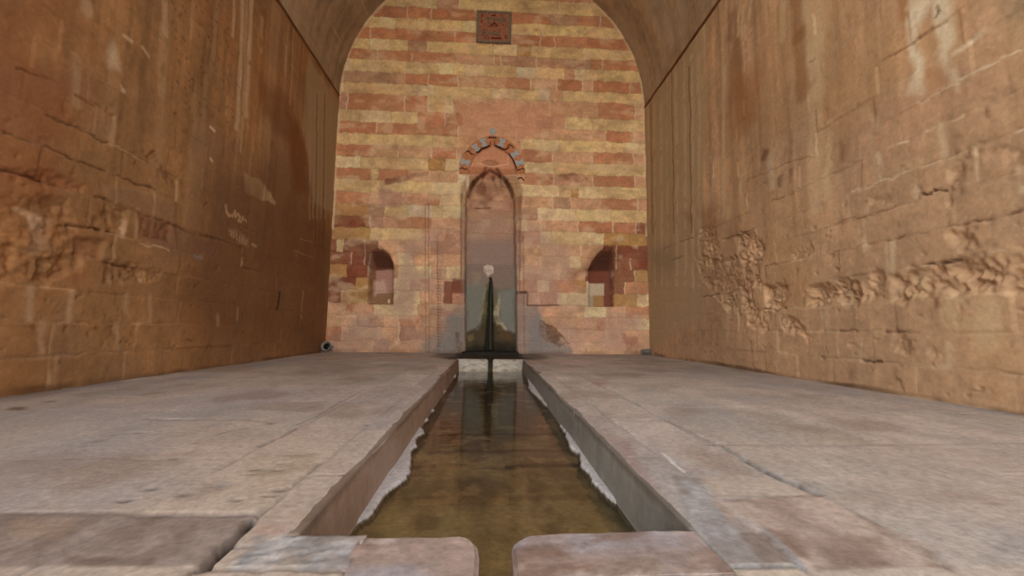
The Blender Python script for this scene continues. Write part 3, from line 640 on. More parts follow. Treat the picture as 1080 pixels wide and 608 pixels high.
# left paving
P([(-60, 541), (140, 541), (262, 541), (205, 594), (-60, 597)], (126, 104, 92), .9, .006, .008, 14, seed=2)
P([(-60, 541), (262, 541), (205, 594), (-60, 597)], (176, 160, 150), .45, .01, .02, 20, tex=18, ty=.5, seed=3)
P([(60, 585), (185, 585), (180, 594), (60, 594)], (112, 86, 66), .7, .008, .01, 20, tex=16, seed=4)
P([(10, 548), (75, 548), (60, 566), (5, 566)], (166, 136, 106), .6, .02, .02, 14, tex=8, seed=5); P([(120, 560), (190, 550), (180, 580), (110, 585)], (124, 96, 76), .5, .02, .02, 14, tex=12, seed=44)
Ln([(198, 600), (225, 576), (256, 547)], .006, (44, 30, 22), .97, soft=.006, h=-.03); Ln([(256, 547), (272, 536), (300, 512), (334, 486)], .003, (136, 122, 112), .8, h=-.008)
Ln([(150, 541.5), (262, 541.5)], .004, (130, 116, 108), .7, h=-.002); Ln([(-40, 541), (150, 541)], .004, (130, 114, 104), .6, h=-.002)
P([(258, 480), (335, 478), (322, 498), (276, 535), (262, 541), (140, 541), (170, 522), (240, 500)], (190, 166, 138), .6, .02, .03, 8, tex=4, seed=6)
P([(262, 478), (330, 478), (316, 495), (262, 506), (245, 500)], (156, 136, 110), .7, .02, .03, 10, tex=12, seed=7)
for x, y, w in ((266, 495, .010), (256, 500, .008), (288, 496, .012), (292, 489, .008), (226, 512, .012), (189, 521, .016), (285, 516, .012), (279, 522, .012), (241, 527, .010), (270, 523, .008), (305, 480, .008), (183, 483, .012), (285, 446.5, .014), (156, 515, .012), (128, 528, .014)):
    Ln([(x - 2, y), (x + 2, y)], w*.5, (104, 92, 84), .8, soft=w*.5, h=-.005, wp=.006, ws=30)
P([(218, 511), (233, 509), (232, 514), (218, 514)], (160, 162, 168), .7, .006, .004, 20); P([(172, 528), (220, 505), (240, 512), (180, 535)], (140, 120, 108), .5, .02, .02, 14, tex=12, seed=45)
P([(220, 459), (272, 448), (290, 452), (272, 469), (200, 469)], (158, 140, 126), .65, .01, .02, 10, tex=4, seed=8)
Ln([(157, 441.5), (172, 442.2), (200, 442.6)], .007, (96, 70, 50), .9, soft=.01, h=-.012, wp=.004); Ln([(200, 442.6), (262, 444), (285, 446)], .006, (122, 98, 78), .5, wp=.008)
Ln([(90, 470), (120, 459), (137, 456), (155, 456.5)], .006, (126, 102, 84), .7, h=-.006, wp=.008); Ln([(228, 459), (240, 455), (262, 452)], .005, (126, 106, 90), .6, wp=.008)
P([(8, 431), (18, 429.5), (28, 430), (26, 433), (8, 433)], (120, 76, 46), .85, .008, .01, 12); P([(46, 424), (58, 423), (58, 425), (46, 425)], (120, 92, 76), .7, .01, .01)
P([(-40, 418), (95, 403), (200, 388), (200, 392), (150, 402), (-40, 432)], (136, 122, 120), .6, .03, .03, 5, tex=3, seed=9)
P([(265, 425), (345, 424), (330, 435), (300, 434), (262, 432)], (146, 124, 104), .55, .02, .03, 6, tex=4, seed=10)
Ln([(272, 470), (300, 457), (312, 450)], .007, (120, 112, 108), .7, h=-.006, wp=.006); Ln([(312, 448), (333, 438), (352, 427), (380, 414)], .006, (130, 122, 116), .6, h=-.005)
for x, y in ((383, 448), (412, 422), (312, 428), (329, 428.7), (356, 412), (358, 415.5)): Ln([(x - 1.5, y), (x + 1.5, y)], .006, (84, 72, 62), .8, soft=.008, h=-.006)
# mortar bed at the left corner of the channel
P([(262, 556), (268, 552), (310, 552), (340, 556), (372, 560), (372, 602), (226, 602)], (150, 148, 148), .8, .008, .015, 16, tex=3, h=.001, seed=11)
P([(262, 560), (372, 558), (372, 602), (230, 602)], (186, 188, 194), .8, .008, .02, 20, tex=22, seed=51)
P([(262, 560), (372, 558), (372, 602), (230, 602)], (122, 108, 98), .7, .008, .02, 20, tex=17, seed=52, rough=.004, rs=20)
P([(300, 560), (372, 560), (372, 600), (330, 600)], (168, 146, 132), .6, .01, .02, 20, tex=12, seed=53)
P([(256, 550), (288, 552), (296, 562), (280, 566), (256, 564)], (184, 152, 132), .8, .006, .008, 14, seed=12); P([(292, 540), (315, 538), (318, 548), (296, 549)], (184, 152, 128), .6, .01, .01, 14, seed=46)
for k in range(9): Ln([(238 + 15*k % 120, 578 + (k*7) % 20), (252 + 15*k % 120, 576 + (k*7) % 20)], .003, (128, 130, 134), .7, soft=.004, h=-.004, wp=.008, ws=30, seed=k)
Ln([(190, 598.5), (300, 602), (510, 601)], .003, (112, 96, 84), .6, h=-.006)
P([(-60, 598), (190, 599), (500, 603), (500, 640), (-60, 640)], (190, 166, 146), .6, .005, .006, 14, tex=10, seed=13)
Ln([(198, 600), (225, 576), (256, 547)], .006, (44, 30, 22), .97, soft=.006)
# right paving
Ln([(609, 416), (649, 448), (668, 461), (698, 479)], .006, (176, 172, 168), .7, h=-.003, wp=.006)
P([(690, 476), (700, 478), (722, 494), (748, 505), (762, 520), (768, 545), (800, 566), (850, 600), (770, 600), (742, 566), (730, 540), (716, 505)], (152, 150, 150), .7, .012, .015, 14, tex=4, h=.001, seed=14)
P([(716, 505), (748, 505), (768, 545), (800, 566), (850, 600), (770, 600), (742, 566), (730, 540)], (184, 184, 188), .7, .012, .015, 14, tex=20, seed=54)
P([(716, 505), (748, 505), (768, 545), (800, 566), (850, 600), (770, 600), (742, 566), (730, 540)], (126, 112, 104), .6, .012, .015, 14, tex=15, seed=55)
Ln([(700, 478), (713, 488), (724, 498)], .004, (222, 218, 212), .8, h=-.003); Ln([(813, 560), (832, 578), (850, 596)], .006, (160, 166, 172), .9, soft=.006)
P([(784, 562), (812, 560), (846, 594), (812, 598)], (134, 116, 104), .85, .006, .006, 16, seed=15); P([(752, 520), (770, 530), (782, 546), (775, 550)], (182, 150, 130), .7, .01, .01, 14, seed=16)
Ln([(694, 438.5), (714, 447), (737, 459), (761, 470), (786, 485)], .0045, (130, 130, 132), .85, h=-.008, wp=.004); Ln([(786, 485), (807, 496), (841, 511), (866, 522)], .006, (110, 112, 116), .95, soft=.006, h=-.012)
Ln([(648, 413), (694, 438.5)], .005, (150, 146, 142), .7, h=-.004); Ln([(745, 470), (760, 470)], .007, (128, 128, 128), .7); Ln([(730, 471.5), (700, 472)], .006, (160, 146, 134), .5); Ln([(761, 471), (860, 472), (1085, 468)], .006, (152, 138, 132), .55, wp=.01)
P([(700, 478), (780, 485), (862, 523), (765, 526), (740, 500)], (202, 176, 144), .6, .02, .02, 8, tex=3, seed=17)
P([(768, 527), (866, 523), (900, 540), (980, 578), (1010, 600), (868, 600), (815, 560)], (140, 112, 96), .85, .008, .012, 12, seed=18)
P([(768, 527), (866, 523), (980, 578), (1010, 600), (868, 600)], (200, 178, 162), .75, .01, .03, 16, tex=8, ty=.6, seed=19)
P([(815, 560), (850, 562), (865, 590), (838, 590)], (128, 96, 74), .6, .015, .02, 14, tex=8, seed=47)
P([(866, 523), (1090, 522), (1090, 612), (985, 580), (900, 540)], (188, 172, 160), .5, .02, .03, 12, tex=8, seed=48)
P([(880, 520), (1090, 518), (1090, 530), (900, 536)], (160, 134, 118), .5, .02, .02, 14, tex=8, seed=20); Ln([(882, 541), (920, 552), (960, 572), (985, 583)], .006, (112, 86, 66), .5, soft=.010, wp=.012, brk=.45); P([(1050, 580), (1090, 575), (1090, 612), (1060, 606)], (118, 120, 124), .7, .03, .03, 10, tex=6, seed=21)
P([(880, 562), (930, 565), (960, 600), (890, 600)], (120, 88, 66), .5, .01, .02, 16, tex=12, seed=22)
P([(850, 600), (1090, 598), (1090, 640), (820, 640)], (196, 176, 156), .6, .006, .008, 16, tex=8, seed=23)
Ln([(730, 601), (850, 598)], .003, (130, 126, 124), .7, h=-.005); P([(540, 601), (850, 600), (850, 640), (540, 640)], (206, 186, 162), .8, .004, .006, 16, tex=6, seed=24)
P([(940, 418), (985, 424), (1085, 440), (1085, 449), (1030, 441), (990, 436)], (152, 156, 160), .75, .02, .02, 6, tex=3, seed=25); P([(690, 378), (880, 408), (930, 416), (900, 420), (860, 413), (690, 386)], (150, 148, 146), .6, .04, .04, 5, tex=4, seed=26)
P([(628, 403), (640, 404), (632, 407), (622, 405)], (166, 124, 100), .7, .02, .02, 8); P([(640, 401), (720, 398), (722, 405), (650, 406)], (196, 186, 176), .6, .05, .03, 6, tex=3, seed=27)
P([(670, 430), (700, 428), (730, 500), (700, 480)], (200, 180, 172), .5, .03, .03, 8, tex=5, seed=28); P([(622, 452), (660, 462), (690, 500), (715, 540), (700, 535), (668, 500)], (160, 130, 120), .6, .02, .02, 12, tex=12, ty=.5, seed=29)
# darker floor strips along the walls, wet dark stone round the fountain
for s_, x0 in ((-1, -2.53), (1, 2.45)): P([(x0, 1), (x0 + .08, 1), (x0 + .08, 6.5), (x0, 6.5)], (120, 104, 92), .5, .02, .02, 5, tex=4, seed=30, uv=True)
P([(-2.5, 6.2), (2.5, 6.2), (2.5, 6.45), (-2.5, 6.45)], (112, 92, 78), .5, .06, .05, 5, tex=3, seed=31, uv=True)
P([(-.78, 5.6), (-.5, 5.1), (.5, 5.1), (.75, 5.6), (.7, 6.44), (-.75, 6.44)], (92, 80, 68), .75, .08, .08, 5, seed=32, uv=True)
P([(-.62, 5.35), (-.36, 5.15), (-.36, 6.44), (-.5, 6.44), (-.46, 5.7)], (34, 30, 24), .85, .02, .03, 9, seed=33, uv=True); P([(.36, 5.2), (.58, 5.5), (.44, 5.6), (.46, 6.44), (.36, 6.44)], (44, 38, 30), .85, .02, .03, 9, seed=34, uv=True)
# the copings' worn edges
for x, sd in ((XL, 3), (XR, 4)):
    d = np.abs(u - x); fl.h -= .006*np.exp(-(d/.012)**2)*(.4 + fbm(v*9, v*0, sd))*(v > KB)
uc = (u[:-1, :-1] + u[1:, 1:])/2; vc = (v[:-1, :-1] + v[1:, 1:])/2
hole = (uc > XL) & (uc < XR) & (vc > KB) & (vc < 6.5)
KX0, KX1 = -.345, .36
hole |= (uc > -.25) & (uc < XR) & (vc > KF) & (vc < KB)
hole |= (uc > SLOT_L) & (uc < SLOT_R) & (vc > .3) & (vc < KB)
def fpos(u, v, h):
    w = .0025*(fbm(v*2.5, v*0 + np.sign(u)*3, 80, 3) - .5)*np.exp(-((np.abs(u) - .38)/.03)**2)
    return u + taper(u, v) + w, v, h
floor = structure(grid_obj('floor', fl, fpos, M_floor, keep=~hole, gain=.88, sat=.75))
md_ = floor.modifiers.new('thickness', 'SOLIDIFY'); md_.thickness = .03; md_.offset = -1
floor['label'] = 'grey pink stone paving on both sides of the channel'

# ---- the water channel: lined sides, bed, dry lime crust
channel = thing('water_channel', 'long stone water channel sunk in the paving, running from the fountain', 'channel', (0, 2.9, -.16))
def lining(name, x, side, base, tint, seed, lab):
    c = Canvas(np.concatenate([np.arange(KB + .010, 1.4, .008), np.arange(1.4, 2.6, .014), np.arange(2.6, YE - .02, .025), [YE - .004]]), np.linspace(-.165, -.0005, 24))
    c.col[:] = lin(base); uu, vv = c.u, c.v
    c.mul(.78 + .44*fbm(uu*3, vv*9, seed, 5)); c.mul(.85 + .3*fbm(uu*26, vv*10, seed+1, 4))
    a_ = (slice(None), slice(None))
    c.blend(a_, sstep(-.03, -.008, vv + .02*(fbm(uu*8, vv*8, seed+2)-.5)), (98, 82, 68), .6)     # dirty arris
    c.blend(a_, 1 - sstep(-.135, -.12, vv + .012*(fbm(uu*6, vv*6, seed+3)-.5)), tint, .6)
    c.blend(a_, np.clip((fbm(uu*2.5, vv*6, seed+4, 4) - .5)*4, 0, 1), tint, .4)
    def pos(y, z, h):
        d = .010*fbm(y*3, z*4, seed+5, 3)
        return x + taper(np.full(y.shape, x), y) + side*(d - .004 + .012*(-z/.15)), y, z - .16*0
    o = grid_obj(name, c, lambda u_, v_, h_: tuple(np.array(t) - np.array(o_) for t, o_ in zip(pos(u_, v_, h_), (0, 2.9, -.16))), M_wall, channel)
    md = o.modifiers.new('thickness', 'SOLIDIFY'); md.thickness = .05; md.offset = -side*1.0
    if lab: o['label'] = lab
    return o
lining('channel_lining', XL, 1, (150, 122, 102), (168, 148, 136), 81, 'brownish plastered side wall of the channel')
lining('channel_lining', XR, -1, (134, 132, 124), (160, 158, 152), 91, 'grey cement side wall of the channel')
# shore line read on the water plane
Lp = [(362, 566), (373, 554), (386, 541), (403, 521), (411, 515), (424, 506), (430.6, 498), (429.5, 482), (430.5, 476.7), (439.6, 471), (437, 464), (446, 457), (443, 449.6), (452, 442), (450, 438), (459.5, 433), (455, 429), (461, 419), (472, 413), (468.5, 409), (476, 402.5), (483, 397), (484, 390)]
Rp = [(683, 560), (662, 537), (647, 528), (632, 516.5), (625.6, 506), (615, 491), (610.6, 478), (609, 479), (600.6, 474), (596, 457), (585, 438.5), (582, 431), (573, 427), (570, 422), (561, 415), (558, 410), (555, 398), (551.5, 391)]
shore = [ground(*p, WATER) for p in Lp] + [(-.43, 5.3), (.43, 5.3)] + [ground(*p, WATER) for p in Rp[::-1]] + [(.42, .9), (.42, .2), (-.42, .2), (-.42, .95)]
bd = Canvas(np.arange(-.405, .4101, .006), np.concatenate([np.arange(.28, 1.5, .007), np.arange(1.5, 2.8, .012), np.arange(2.8, YE - .004, .022)]))
sl, wet = bd.mask(np.array(shore), .009, .016, 13, 5)
W2 = np.zeros(bd.u.shape); W2[sl] = wet
u, v = bd.u, bd.v
bd.col[:] = lin((176, 168, 168))
bd.mul(.85 + .3*fbm(u*12, v*9, 101, 4))
bd.blend((slice(None), slice(None)), (u > 0)*1.0, (182, 182, 184), .5)
brown = lin((150, 130, 88))*(np.ones(u.shape)*(.45 + 1.1*fbm(u*5, v*4, 102, 5)) * (.6 + .8*fbm(u*28, v*20, 103, 4)))[..., None]
m2 = sstep(.25, .6, W2)[..., None]
bd.col = bd.col*(1 - m2) + brown*m2
wz = ground(520, 455, WATER)[1], ground(520, 472, WATER)[1], ground(500, 488.5, WATER)[1], ground(520, 519, WATER)[1]
edge = W2 > .5
for y, c, a, x0, x1 in ((wz[0], (40, 28, 12), .8, -.34, .34), (wz[1], (52, 38, 16), .6, -.34, .34), (wz[2], (52, 36, 14), .8, -.36, .36), (wz[2] + .012, (190, 156, 92), .45, -.22, .05), (wz[3], (110, 84, 40), .5, -.3, .3), (wz[3]-.02, (190, 150, 76), .4, -.25, .05)):
    yy = y + .06*(fbm(u*7, v*0, int(y*100), 3) - .5)
    mk = (1 - sstep(.010, .034, np.abs(v - yy)))*(u > x0)*(u < x1)*edge
    bd.blend((slice(None), slice(None)), mk, c, min(1, a*1.2))
bd.blend((slice(None), slice(None)), sstep(wz[2], wz[0], v)*edge, (74, 58, 28), .7)
bd.blend((slice(None), slice(None)), sstep(wz[0], wz[0] + 1.2, v)*edge, (46, 42, 24), .75)
bd.blend((slice(None), slice(None)), np.clip((fbm(u*9, v*7, 104, 5) - .52)*6, 0, 1)*edge, (84, 60, 26), .6)
bd.blend((slice(None), slice(None)), np.clip((fbm(u*12, v*9, 105, 5) - .58)*7, 0, 1)*edge, (176, 146, 92), .55)
bd.blend((slice(None), slice(None)), (W2 > .3)*(W2 < .97)*1.0, (44, 32, 14), .6)
bd.blend((slice(None), slice(None)), np.exp(-((u - .34 - .03)/.03)**2)*edge*(v < 1.4), (44, 48, 22), .7)
bd.h = (WATER + .006)*(1 - W2) + (WATER - .016)*W2 + .004*(fbm(u*10, v*8, 106, 4) - .5)*(1 - .3*W2) + .012*(1 - W2)*(.5 - W2)*(fbm(u*16, v*10, 107, 3))
bed = grid_obj('channel_bed', bd, lambda u, v, h: (u + taper(u, v), v - 2.9, h + .16), M_bed, channel, sat=.60, gain=1.2)
bed['label'] = 'brown stained channel floor with pale dry lime margins'
# dark runnel between fountain and channel
tr = Canvas(np.linspace(-.45, .46, 92), np.concatenate([[YE + .028, YE + .03], np.arange(YE + .05, 6.285, .02)])); tr.col[:] = lin((44, 38, 28)); tr.mul(.6 + .8*fbm(tr.u*8, tr.v*8, 111, 4))
tr.blend((slice(None), slice(None)), np.clip((fbm(tr.u*5, tr.v*5, 112, 4) - .5)*5, 0, 1), (58, 62, 30), .6)
tr.h = -.15*(tr.v < YE + .029) - .012 + .01*(fbm(tr.u*6, tr.v*6, 113, 4) - .5) - .03*np.exp(-((tr.u - .0)/.04)**2)
o = grid_obj('runnel', tr, lambda u, v, h: (u, v - 2.9, h + .16), M_bed, channel, keep=((tr.v[:-1, :-1] > YE + .122) & (tr.v[1:, 1:] < 6.75)) | ((tr.u[:-1, :-1] > -.052) & (tr.u[1:, 1:] < .046))); o['label'] = 'dark wet runnel with moss in front of the fountain'

# ---- water
def mat_water():
    m = bpy.data.materials.new('shallow_water'); m.use_nodes = True; nt = m.node_tree; N = nt.nodes; L = nt.links
    N.remove(N['Principled BSDF']); out = N['Material Output']
    t = N.new('ShaderNodeBsdfTransparent'); t.inputs[0].default_value = (.80, .74, .58, 1)
    g = N.new('ShaderNodeBsdfGlossy'); g.inputs['Roughness'].default_value = .06; g.inputs['Color'].default_value = (1, 1, 1, 1)
    f = N.new('ShaderNodeFresnel'); f.inputs['IOR'].default_value = 1.33
    mx = N.new('ShaderNodeMixShader'); tc = N.new('ShaderNodeTexCoord'); mp = N.new('ShaderNodeMapping'); mp.inputs['Scale'].default_value = (1, 2.2, 1)
    n = N.new('ShaderNodeTexNoise'); n.inputs['Scale'].default_value = 6; n.inputs['Detail'].default_value = 3
    b = N.new('ShaderNodeBump'); b.inputs['Strength'].default_value = .12; b.inputs['Distance'].default_value = .02
    L.new(tc.outputs['Object'], mp.inputs['Vector']); L.new(mp.outputs[0], n.inputs['Vector']); L.new(n.outputs['Fac'], b.inputs['Height'])
    for q in (g, f): L.new(b.outputs[0], q.inputs['Normal'])
    L.new(f.outputs[0], mx.inputs[0]); L.new(t.outputs[0], mx.inputs[1]); L.new(g.outputs[0], mx.inputs[2]); L.new(mx.outputs[0], out.inputs['Surface'])
    return m
wt = Canvas(np.arange(-.40, .4041, .02), np.arange(.30, YE + .005, .05))
sl, mk = wt.mask(np.array(shore), .05, 0, 1, 1); W3 = np.zeros(wt.u.shape); W3[sl] = mk
kp = (W3[:-1, :-1] + W3[1:, 1:] + W3[1:, :-1] + W3[:-1, 1:]) > .02
wt.h = .0008*(fbm(wt.u*4, wt.v*4, 120, 3) - .5)
water = grid_obj('channel_water', wt, lambda u, v, h: (u + taper(u, v), v, WATER + h), mat_water(), keep=kp)
tag(water, 'shallow brown tinted water lying along the stone channel', 'water')

# ---- kerb stones at the near end, either side of the outlet; two whitish blocks at the far end
M_kerb = mat_noise('worn_kerb_stone', (146, 124, 114), (186, 172, 166), 40, .8, .4, (.5, 1.6, 1), .2, (166, 148, 140), dist=.002)
def slab(name, pts, z0, z1, bev, mat, label, cat, group, lump=.003, seed=1):
    cx = sum(p[0] for p in pts)/len(pts); cy = sum(p[1] for p in pts)/len(pts)
    bm = bmesh.new(); f = bm.faces.new([bm.verts.new((x - cx, y - cy, 0)) for x, y in pts])
    if f.normal.z < 0 or True: bm.normal_update()
    if f.normal.z < 0: f.normal_flip()
    g = bmesh.ops.extrude_face_region(bm, geom=[f]); top = [e for e in g['geom'] if isinstance(e, bmesh.types.BMVert)]
    bmesh.ops.translate(bm, verts=top, vec=(0, 0, z1 - z0))
    tf = [e for e in g['geom'] if isinstance(e, bmesh.types.BMFace)][0]
    bmesh.ops.recalc_face_normals(bm, faces=bm.faces[:])
    bmesh.ops.bevel(bm, geom=list(tf.edges), offset=bev, segments=3, affect='EDGES')
    xs_ = [w.co.x for w in bm.verts]; ys_ = [w.co.y for w in bm.verts]
    for t_ in np.arange(min(xs_) + .005, max(xs_), .011): bmesh.ops.bisect_plane(bm, geom=bm.verts[:] + bm.edges[:] + bm.faces[:], plane_co=(t_, 0, 0), plane_no=(1, 0, 0))
    for t_ in np.arange(min(ys_) + .004, max(ys_), .009): bmesh.ops.bisect_plane(bm, geom=bm.verts[:] + bm.edges[:] + bm.faces[:], plane_co=(0, t_, 0), plane_no=(0, 1, 0))
    for w in bm.verts:
        if w.co.z > .02:
            w.co.z += lump*(float(fbm(w.co.x*14, w.co.y*14 + w.co.z*9, seed, 3)) - .5)*2; w.co.y += lump*(float(fbm(w.co.x*10, w.co.z*10, seed+4, 3)) - .5)*2
    o = mesh_obj(name, bm, mat); o.location = (cx, cy, z0)
    if mat is M_floor:
        cc = np.array([w.co[:] for w in o.data.vertices]); k_ = Canvas([0], [0]); k_.u, k_.v = cc[:, :1] + seed, cc[:, 1:2] + cc[:, 2:3]*.7
        k_.col = np.zeros(k_.u.shape + (3,)); k_.col[:] = lin((160, 140, 130)); q = (slice(None), slice(None))
        k_.mul(.72 + .56*fbm(k_.u*9, k_.v*16, 5, 5)); k_.mul(.8 + .4*fbm(k_.u*40, k_.v*90, 6, 4))
        k_.blend(q, np.clip((fbm(k_.u*7, k_.v*11, 7, 5) - .5)*5, 0, 1), (166, 164, 172), .6); k_.blend(q, np.clip((fbm(k_.u*8, k_.v*20, 8, 5) - .54)*7, 0, 1), (122, 94, 76), .6)
        k_.blend(q, np.clip((fbm(k_.u*14, k_.v*16, 9, 4) - .62)*9, 0, 1), (196, 180, 174), .6)
        at = o.data.attributes.new('tone', 'FLOAT_COLOR', 'POINT'); at.data.foreach_set('color', np.concatenate([np.clip(k_.col[:, 0]*.84, 0, 1), np.ones((len(cc), 1))], 1).astype(np.float32).ravel())
    return tag(o, label, cat, group)
GK = 'kerb stones at the near end of the channel'
slab('kerb_stone', [(-.247, KF), (-.247, KB - .003), (SLOT_L - .035, KB - .006), (SLOT_L - .016, KB - .016), (SLOT_L - .004, KB - .040), (SLOT_L, KB - .07), (SLOT_L, KF)], -.115, .001, .007, M_floor,
     'worn pinkish grey kerb stone left of the narrow outlet gap', 'kerb stone', GK, seed=131)
slab('kerb_stone', [(SLOT_R, KF), (SLOT_R, KB - .05), (SLOT_R + .006, KB - .028), (SLOT_R + .030, KB - .010), (SLOT_R + .09, KB + .002), (XR - .004, KB + .001), (XR - .004, KF)], -.115, .002, .007, M_floor,
     'worn pinkish grey kerb stone right of the narrow outlet gap', 'kerb stone', GK, seed=137)
M_white = mat_noise('limed_block', (112, 100, 86), (206, 202, 194), 9, .7, .5, (1, 1, 2.5), .3, (184, 178, 168), dist=.006)
GB = 'whitish blocks closing the far end of the channel'
slab('end_block', [(XL - .055, YE), (XL - .055, YE + .12), (-.035, YE + .12), (-.035, YE + .02), (-.05, YE)], -.19, -.002, .012, M_white, 'whitish limed stone block left of the wet notch below the fountain', 'stone block', GB, .004, 141)
slab('end_block', [(.025, YE + .02), (.025, YE + .12), (XR + .05, YE + .12), (XR + .05, YE), (.04, YE)], -.19, -.002, .012, M_white, 'whitish limed stone block right of the wet notch below the fountain', 'stone block', GB, .004, 147)

# ------------------------------------------------------------------ fountain, arch, plaque, lamps
# ---- fountain slab in the tall niche
ND = D + .215
fz = back(517, 284, ND)[1]
fx0, fx1 = -.415, .40
fountain = thing('wall_fountain', 'mossy grey slab fountain with wet streak below a whitish spout, in the tall niche', 'fountain', (0, ND, 0))
fs = Canvas(np.arange(fx0, fx1, .007), np.arange(0, 1.42, .008), lambda a, b: back(a, b, ND))
fs.col[:] = lin((122, 116, 104)); u, v = fs.u, fs.v
fs.mul(.8 + .4*fbm(u*6, v*3, 151, 5)); fs.mul(.85 + .3*fbm(u*24, v*20, 152, 4))
P = fs.poly
P([(486, 262), (548, 262), (548, 304), (486, 304)], (150, 126, 114), .9, .05, .05, 6, seed=1)
P([(492, 300), (504, 296), (512, 305), (508, 345), (492, 352)], (134, 136, 126), .85, .04, .04, 6, seed=2); P([(526, 310), (542, 305), (543, 352), (528, 348)], (136, 140, 132), .85, .04, .04, 6, seed=3)
P([(498, 288), (508, 287), (506, 300), (499, 302)], (170, 148, 120), .5, .03, .03, 8, seed=21)
P([(506, 345), (511, 300), (514, 293), (520, 293), (524, 310), (526, 335), (533, 352), (520, 352)], (112, 104, 58), .8, .03, .04, 9, tex=4, seed=4)
P([(504, 352), (509, 325), (513, 300), (515, 300), (515, 352)], (66, 66, 30), .8, .03, .04, 9, tex=4, seed=24)
P([(503, 350), (508, 325), (511, 303), (512.5, 303), (509.5, 330), (506, 351)], (176, 170, 140), .6, .02, .02, 12, tex=9, seed=25)
P([(521, 330), (526, 312), (527, 338), (536, 350), (524, 350)], (206, 194, 152), .85, .015, .03, 12, tex=6, seed=5)
P([(492, 352), (504, 346), (511, 340), (526, 342), (534, 349), (544, 352), (545, 378), (490, 378)], (80, 62, 30), .9, .03, .04, 9, seed=6, h=.012)
P([(505, 346), (510, 330), (513, 330), (514, 376), (496, 376)], (46, 52, 24), .8, .03, .04, 9, tex=5, seed=7, h=.008); P([(500, 360), (545, 360), (545, 378), (492, 378)], (30, 28, 16), .75, .04, .04, 9, tex=4, seed=8)
P([(492, 355), (499, 352), (500, 358), (494, 361)], (134, 116, 66), .7, .02, .02, 10, seed=22); P([(527, 350), (541, 352), (540, 360), (528, 358)], (104, 74, 34), .7, .02, .02, 10, seed=9)
P([(514.5, 297), (518, 294), (520.5, 297), (521.5, 330), (522, 376), (510, 376), (512.5, 330)], (22, 20, 14), .92, .012, .012, 10, h=-.02, seed=10)
P([(486, 366), (548, 366), (548, 378), (486, 378)], (28, 24, 16), .6, .03, .03, 8, seed=11)
fs.h += .012*(fbm(u*7, v*7, 153, 4) - .5)
# the slab ends in an irregular upper edge
ztop = back(517, 270, ND)[1]
fsl = grid_obj('slab', fs, lambda u, v, h: (u, 0*u - h, v), M_bed, fountain, keep=(v + .16*(fbm(u*5, v*5, 154, 4) - .5))[1:, 1:] < ztop)
md = fsl.modifiers.new('thickness', 'SOLIDIFY'); md.thickness = .03; md.offset = 1
# spout: a pale lump of limed stone round a dark outlet
M_spout = mat_noise('limed_spout', (196, 176, 164), (232, 218, 208), 22, .75, .6, (1, 1, 1), .3, dist=.006)
sx, sz = back(515.5, 285, ND)
bm = bmesh.new(); bmesh.ops.create_icosphere(bm, subdivisions=4, radius=1)
for w in bm.verts:
    a = math.atan2(w.co.z, w.co.x) % (2*PI); gs = lambda c, s_: math.exp(-((a - c)/s_)**2)
    rr = .088*(1 + .16*gs(.85, .45) + .16*gs(2.3, .45) - .05*gs(1.57, .2) + .30*gs(4.6, .28) - .04*gs(0, .4))
    nn = float(fbm(w.co.x*3 + 5, w.co.z*3 + w.co.y*2, 161, 3)) - .5
    w.co = Vector((w.co.x*rr*(1 + .3*nn), w.co.y*.045*(1 + nn), w.co.z*rr*(1.02 if w.co.z > 0 else 1.15)*(1 + .2*nn)))
sp = mesh_obj('spout', bm, M_spout, fountain, True); sp.location = (sx, -.010, sz); sp['label'] = 'whitish limed stone spout'
M_dark = mat_noise('wet_black_stone', (12, 12, 10), (38, 33, 24), 20, .6, .4, (1, 1, .4), .25)
bm = lathe_bm([(.012, 0), (.020, .002), (.024, .012), (.022, .026), (.012, .030), (.010, .01)], 20)
o = mesh_obj('outlet', bm, M_dark, fountain, True); o.rotation_euler = (PI/2, 0, 0); ox, oz = back(517.5, 294.5, ND); o.location = (ox, -.035, oz); o['label'] = 'dark mouth of the spout'
# water running down the slot
M_wet = mat_noise('running_water_film', (16, 18, 12), (44, 44, 30), 14, .35, .5, (3, 1, .35), .25)
pts = []
for px, py, w in ((517.8, 295.5, .02), (518, 303, .028), (517.5, 315, .03), (518, 330, .034), (517, 345, .034), (517.5, 360, .042), (517, 374, .05)):
    x, z_ = back(px, py, ND); pts.append((x, z_, w))
bm = bmesh.new(); rows_ = []
for x, z_, w in pts:
    rows_.append([bm.verts.new((x + w*t, -.012 - .016*(1 - t*t), max(z_, .01))) for t in (-1, -.6, -.2, .2, .6, 1)])
for a, b in zip(rows_, rows_[1:]):
    for i in range(5): bm.faces.new((a[i], a[i+1], b[i+1], b[i]))
o = mesh_obj('water_streak', bm, M_wet, fountain, True); md = o.modifiers.new('s', 'SUBSURF'); md.levels = 2; md.render_levels = 2; md2 = o.modifiers.new('thickness', 'SOLIDIFY'); md2.thickness = .006
o['label'] = 'dark wet streak of running water'
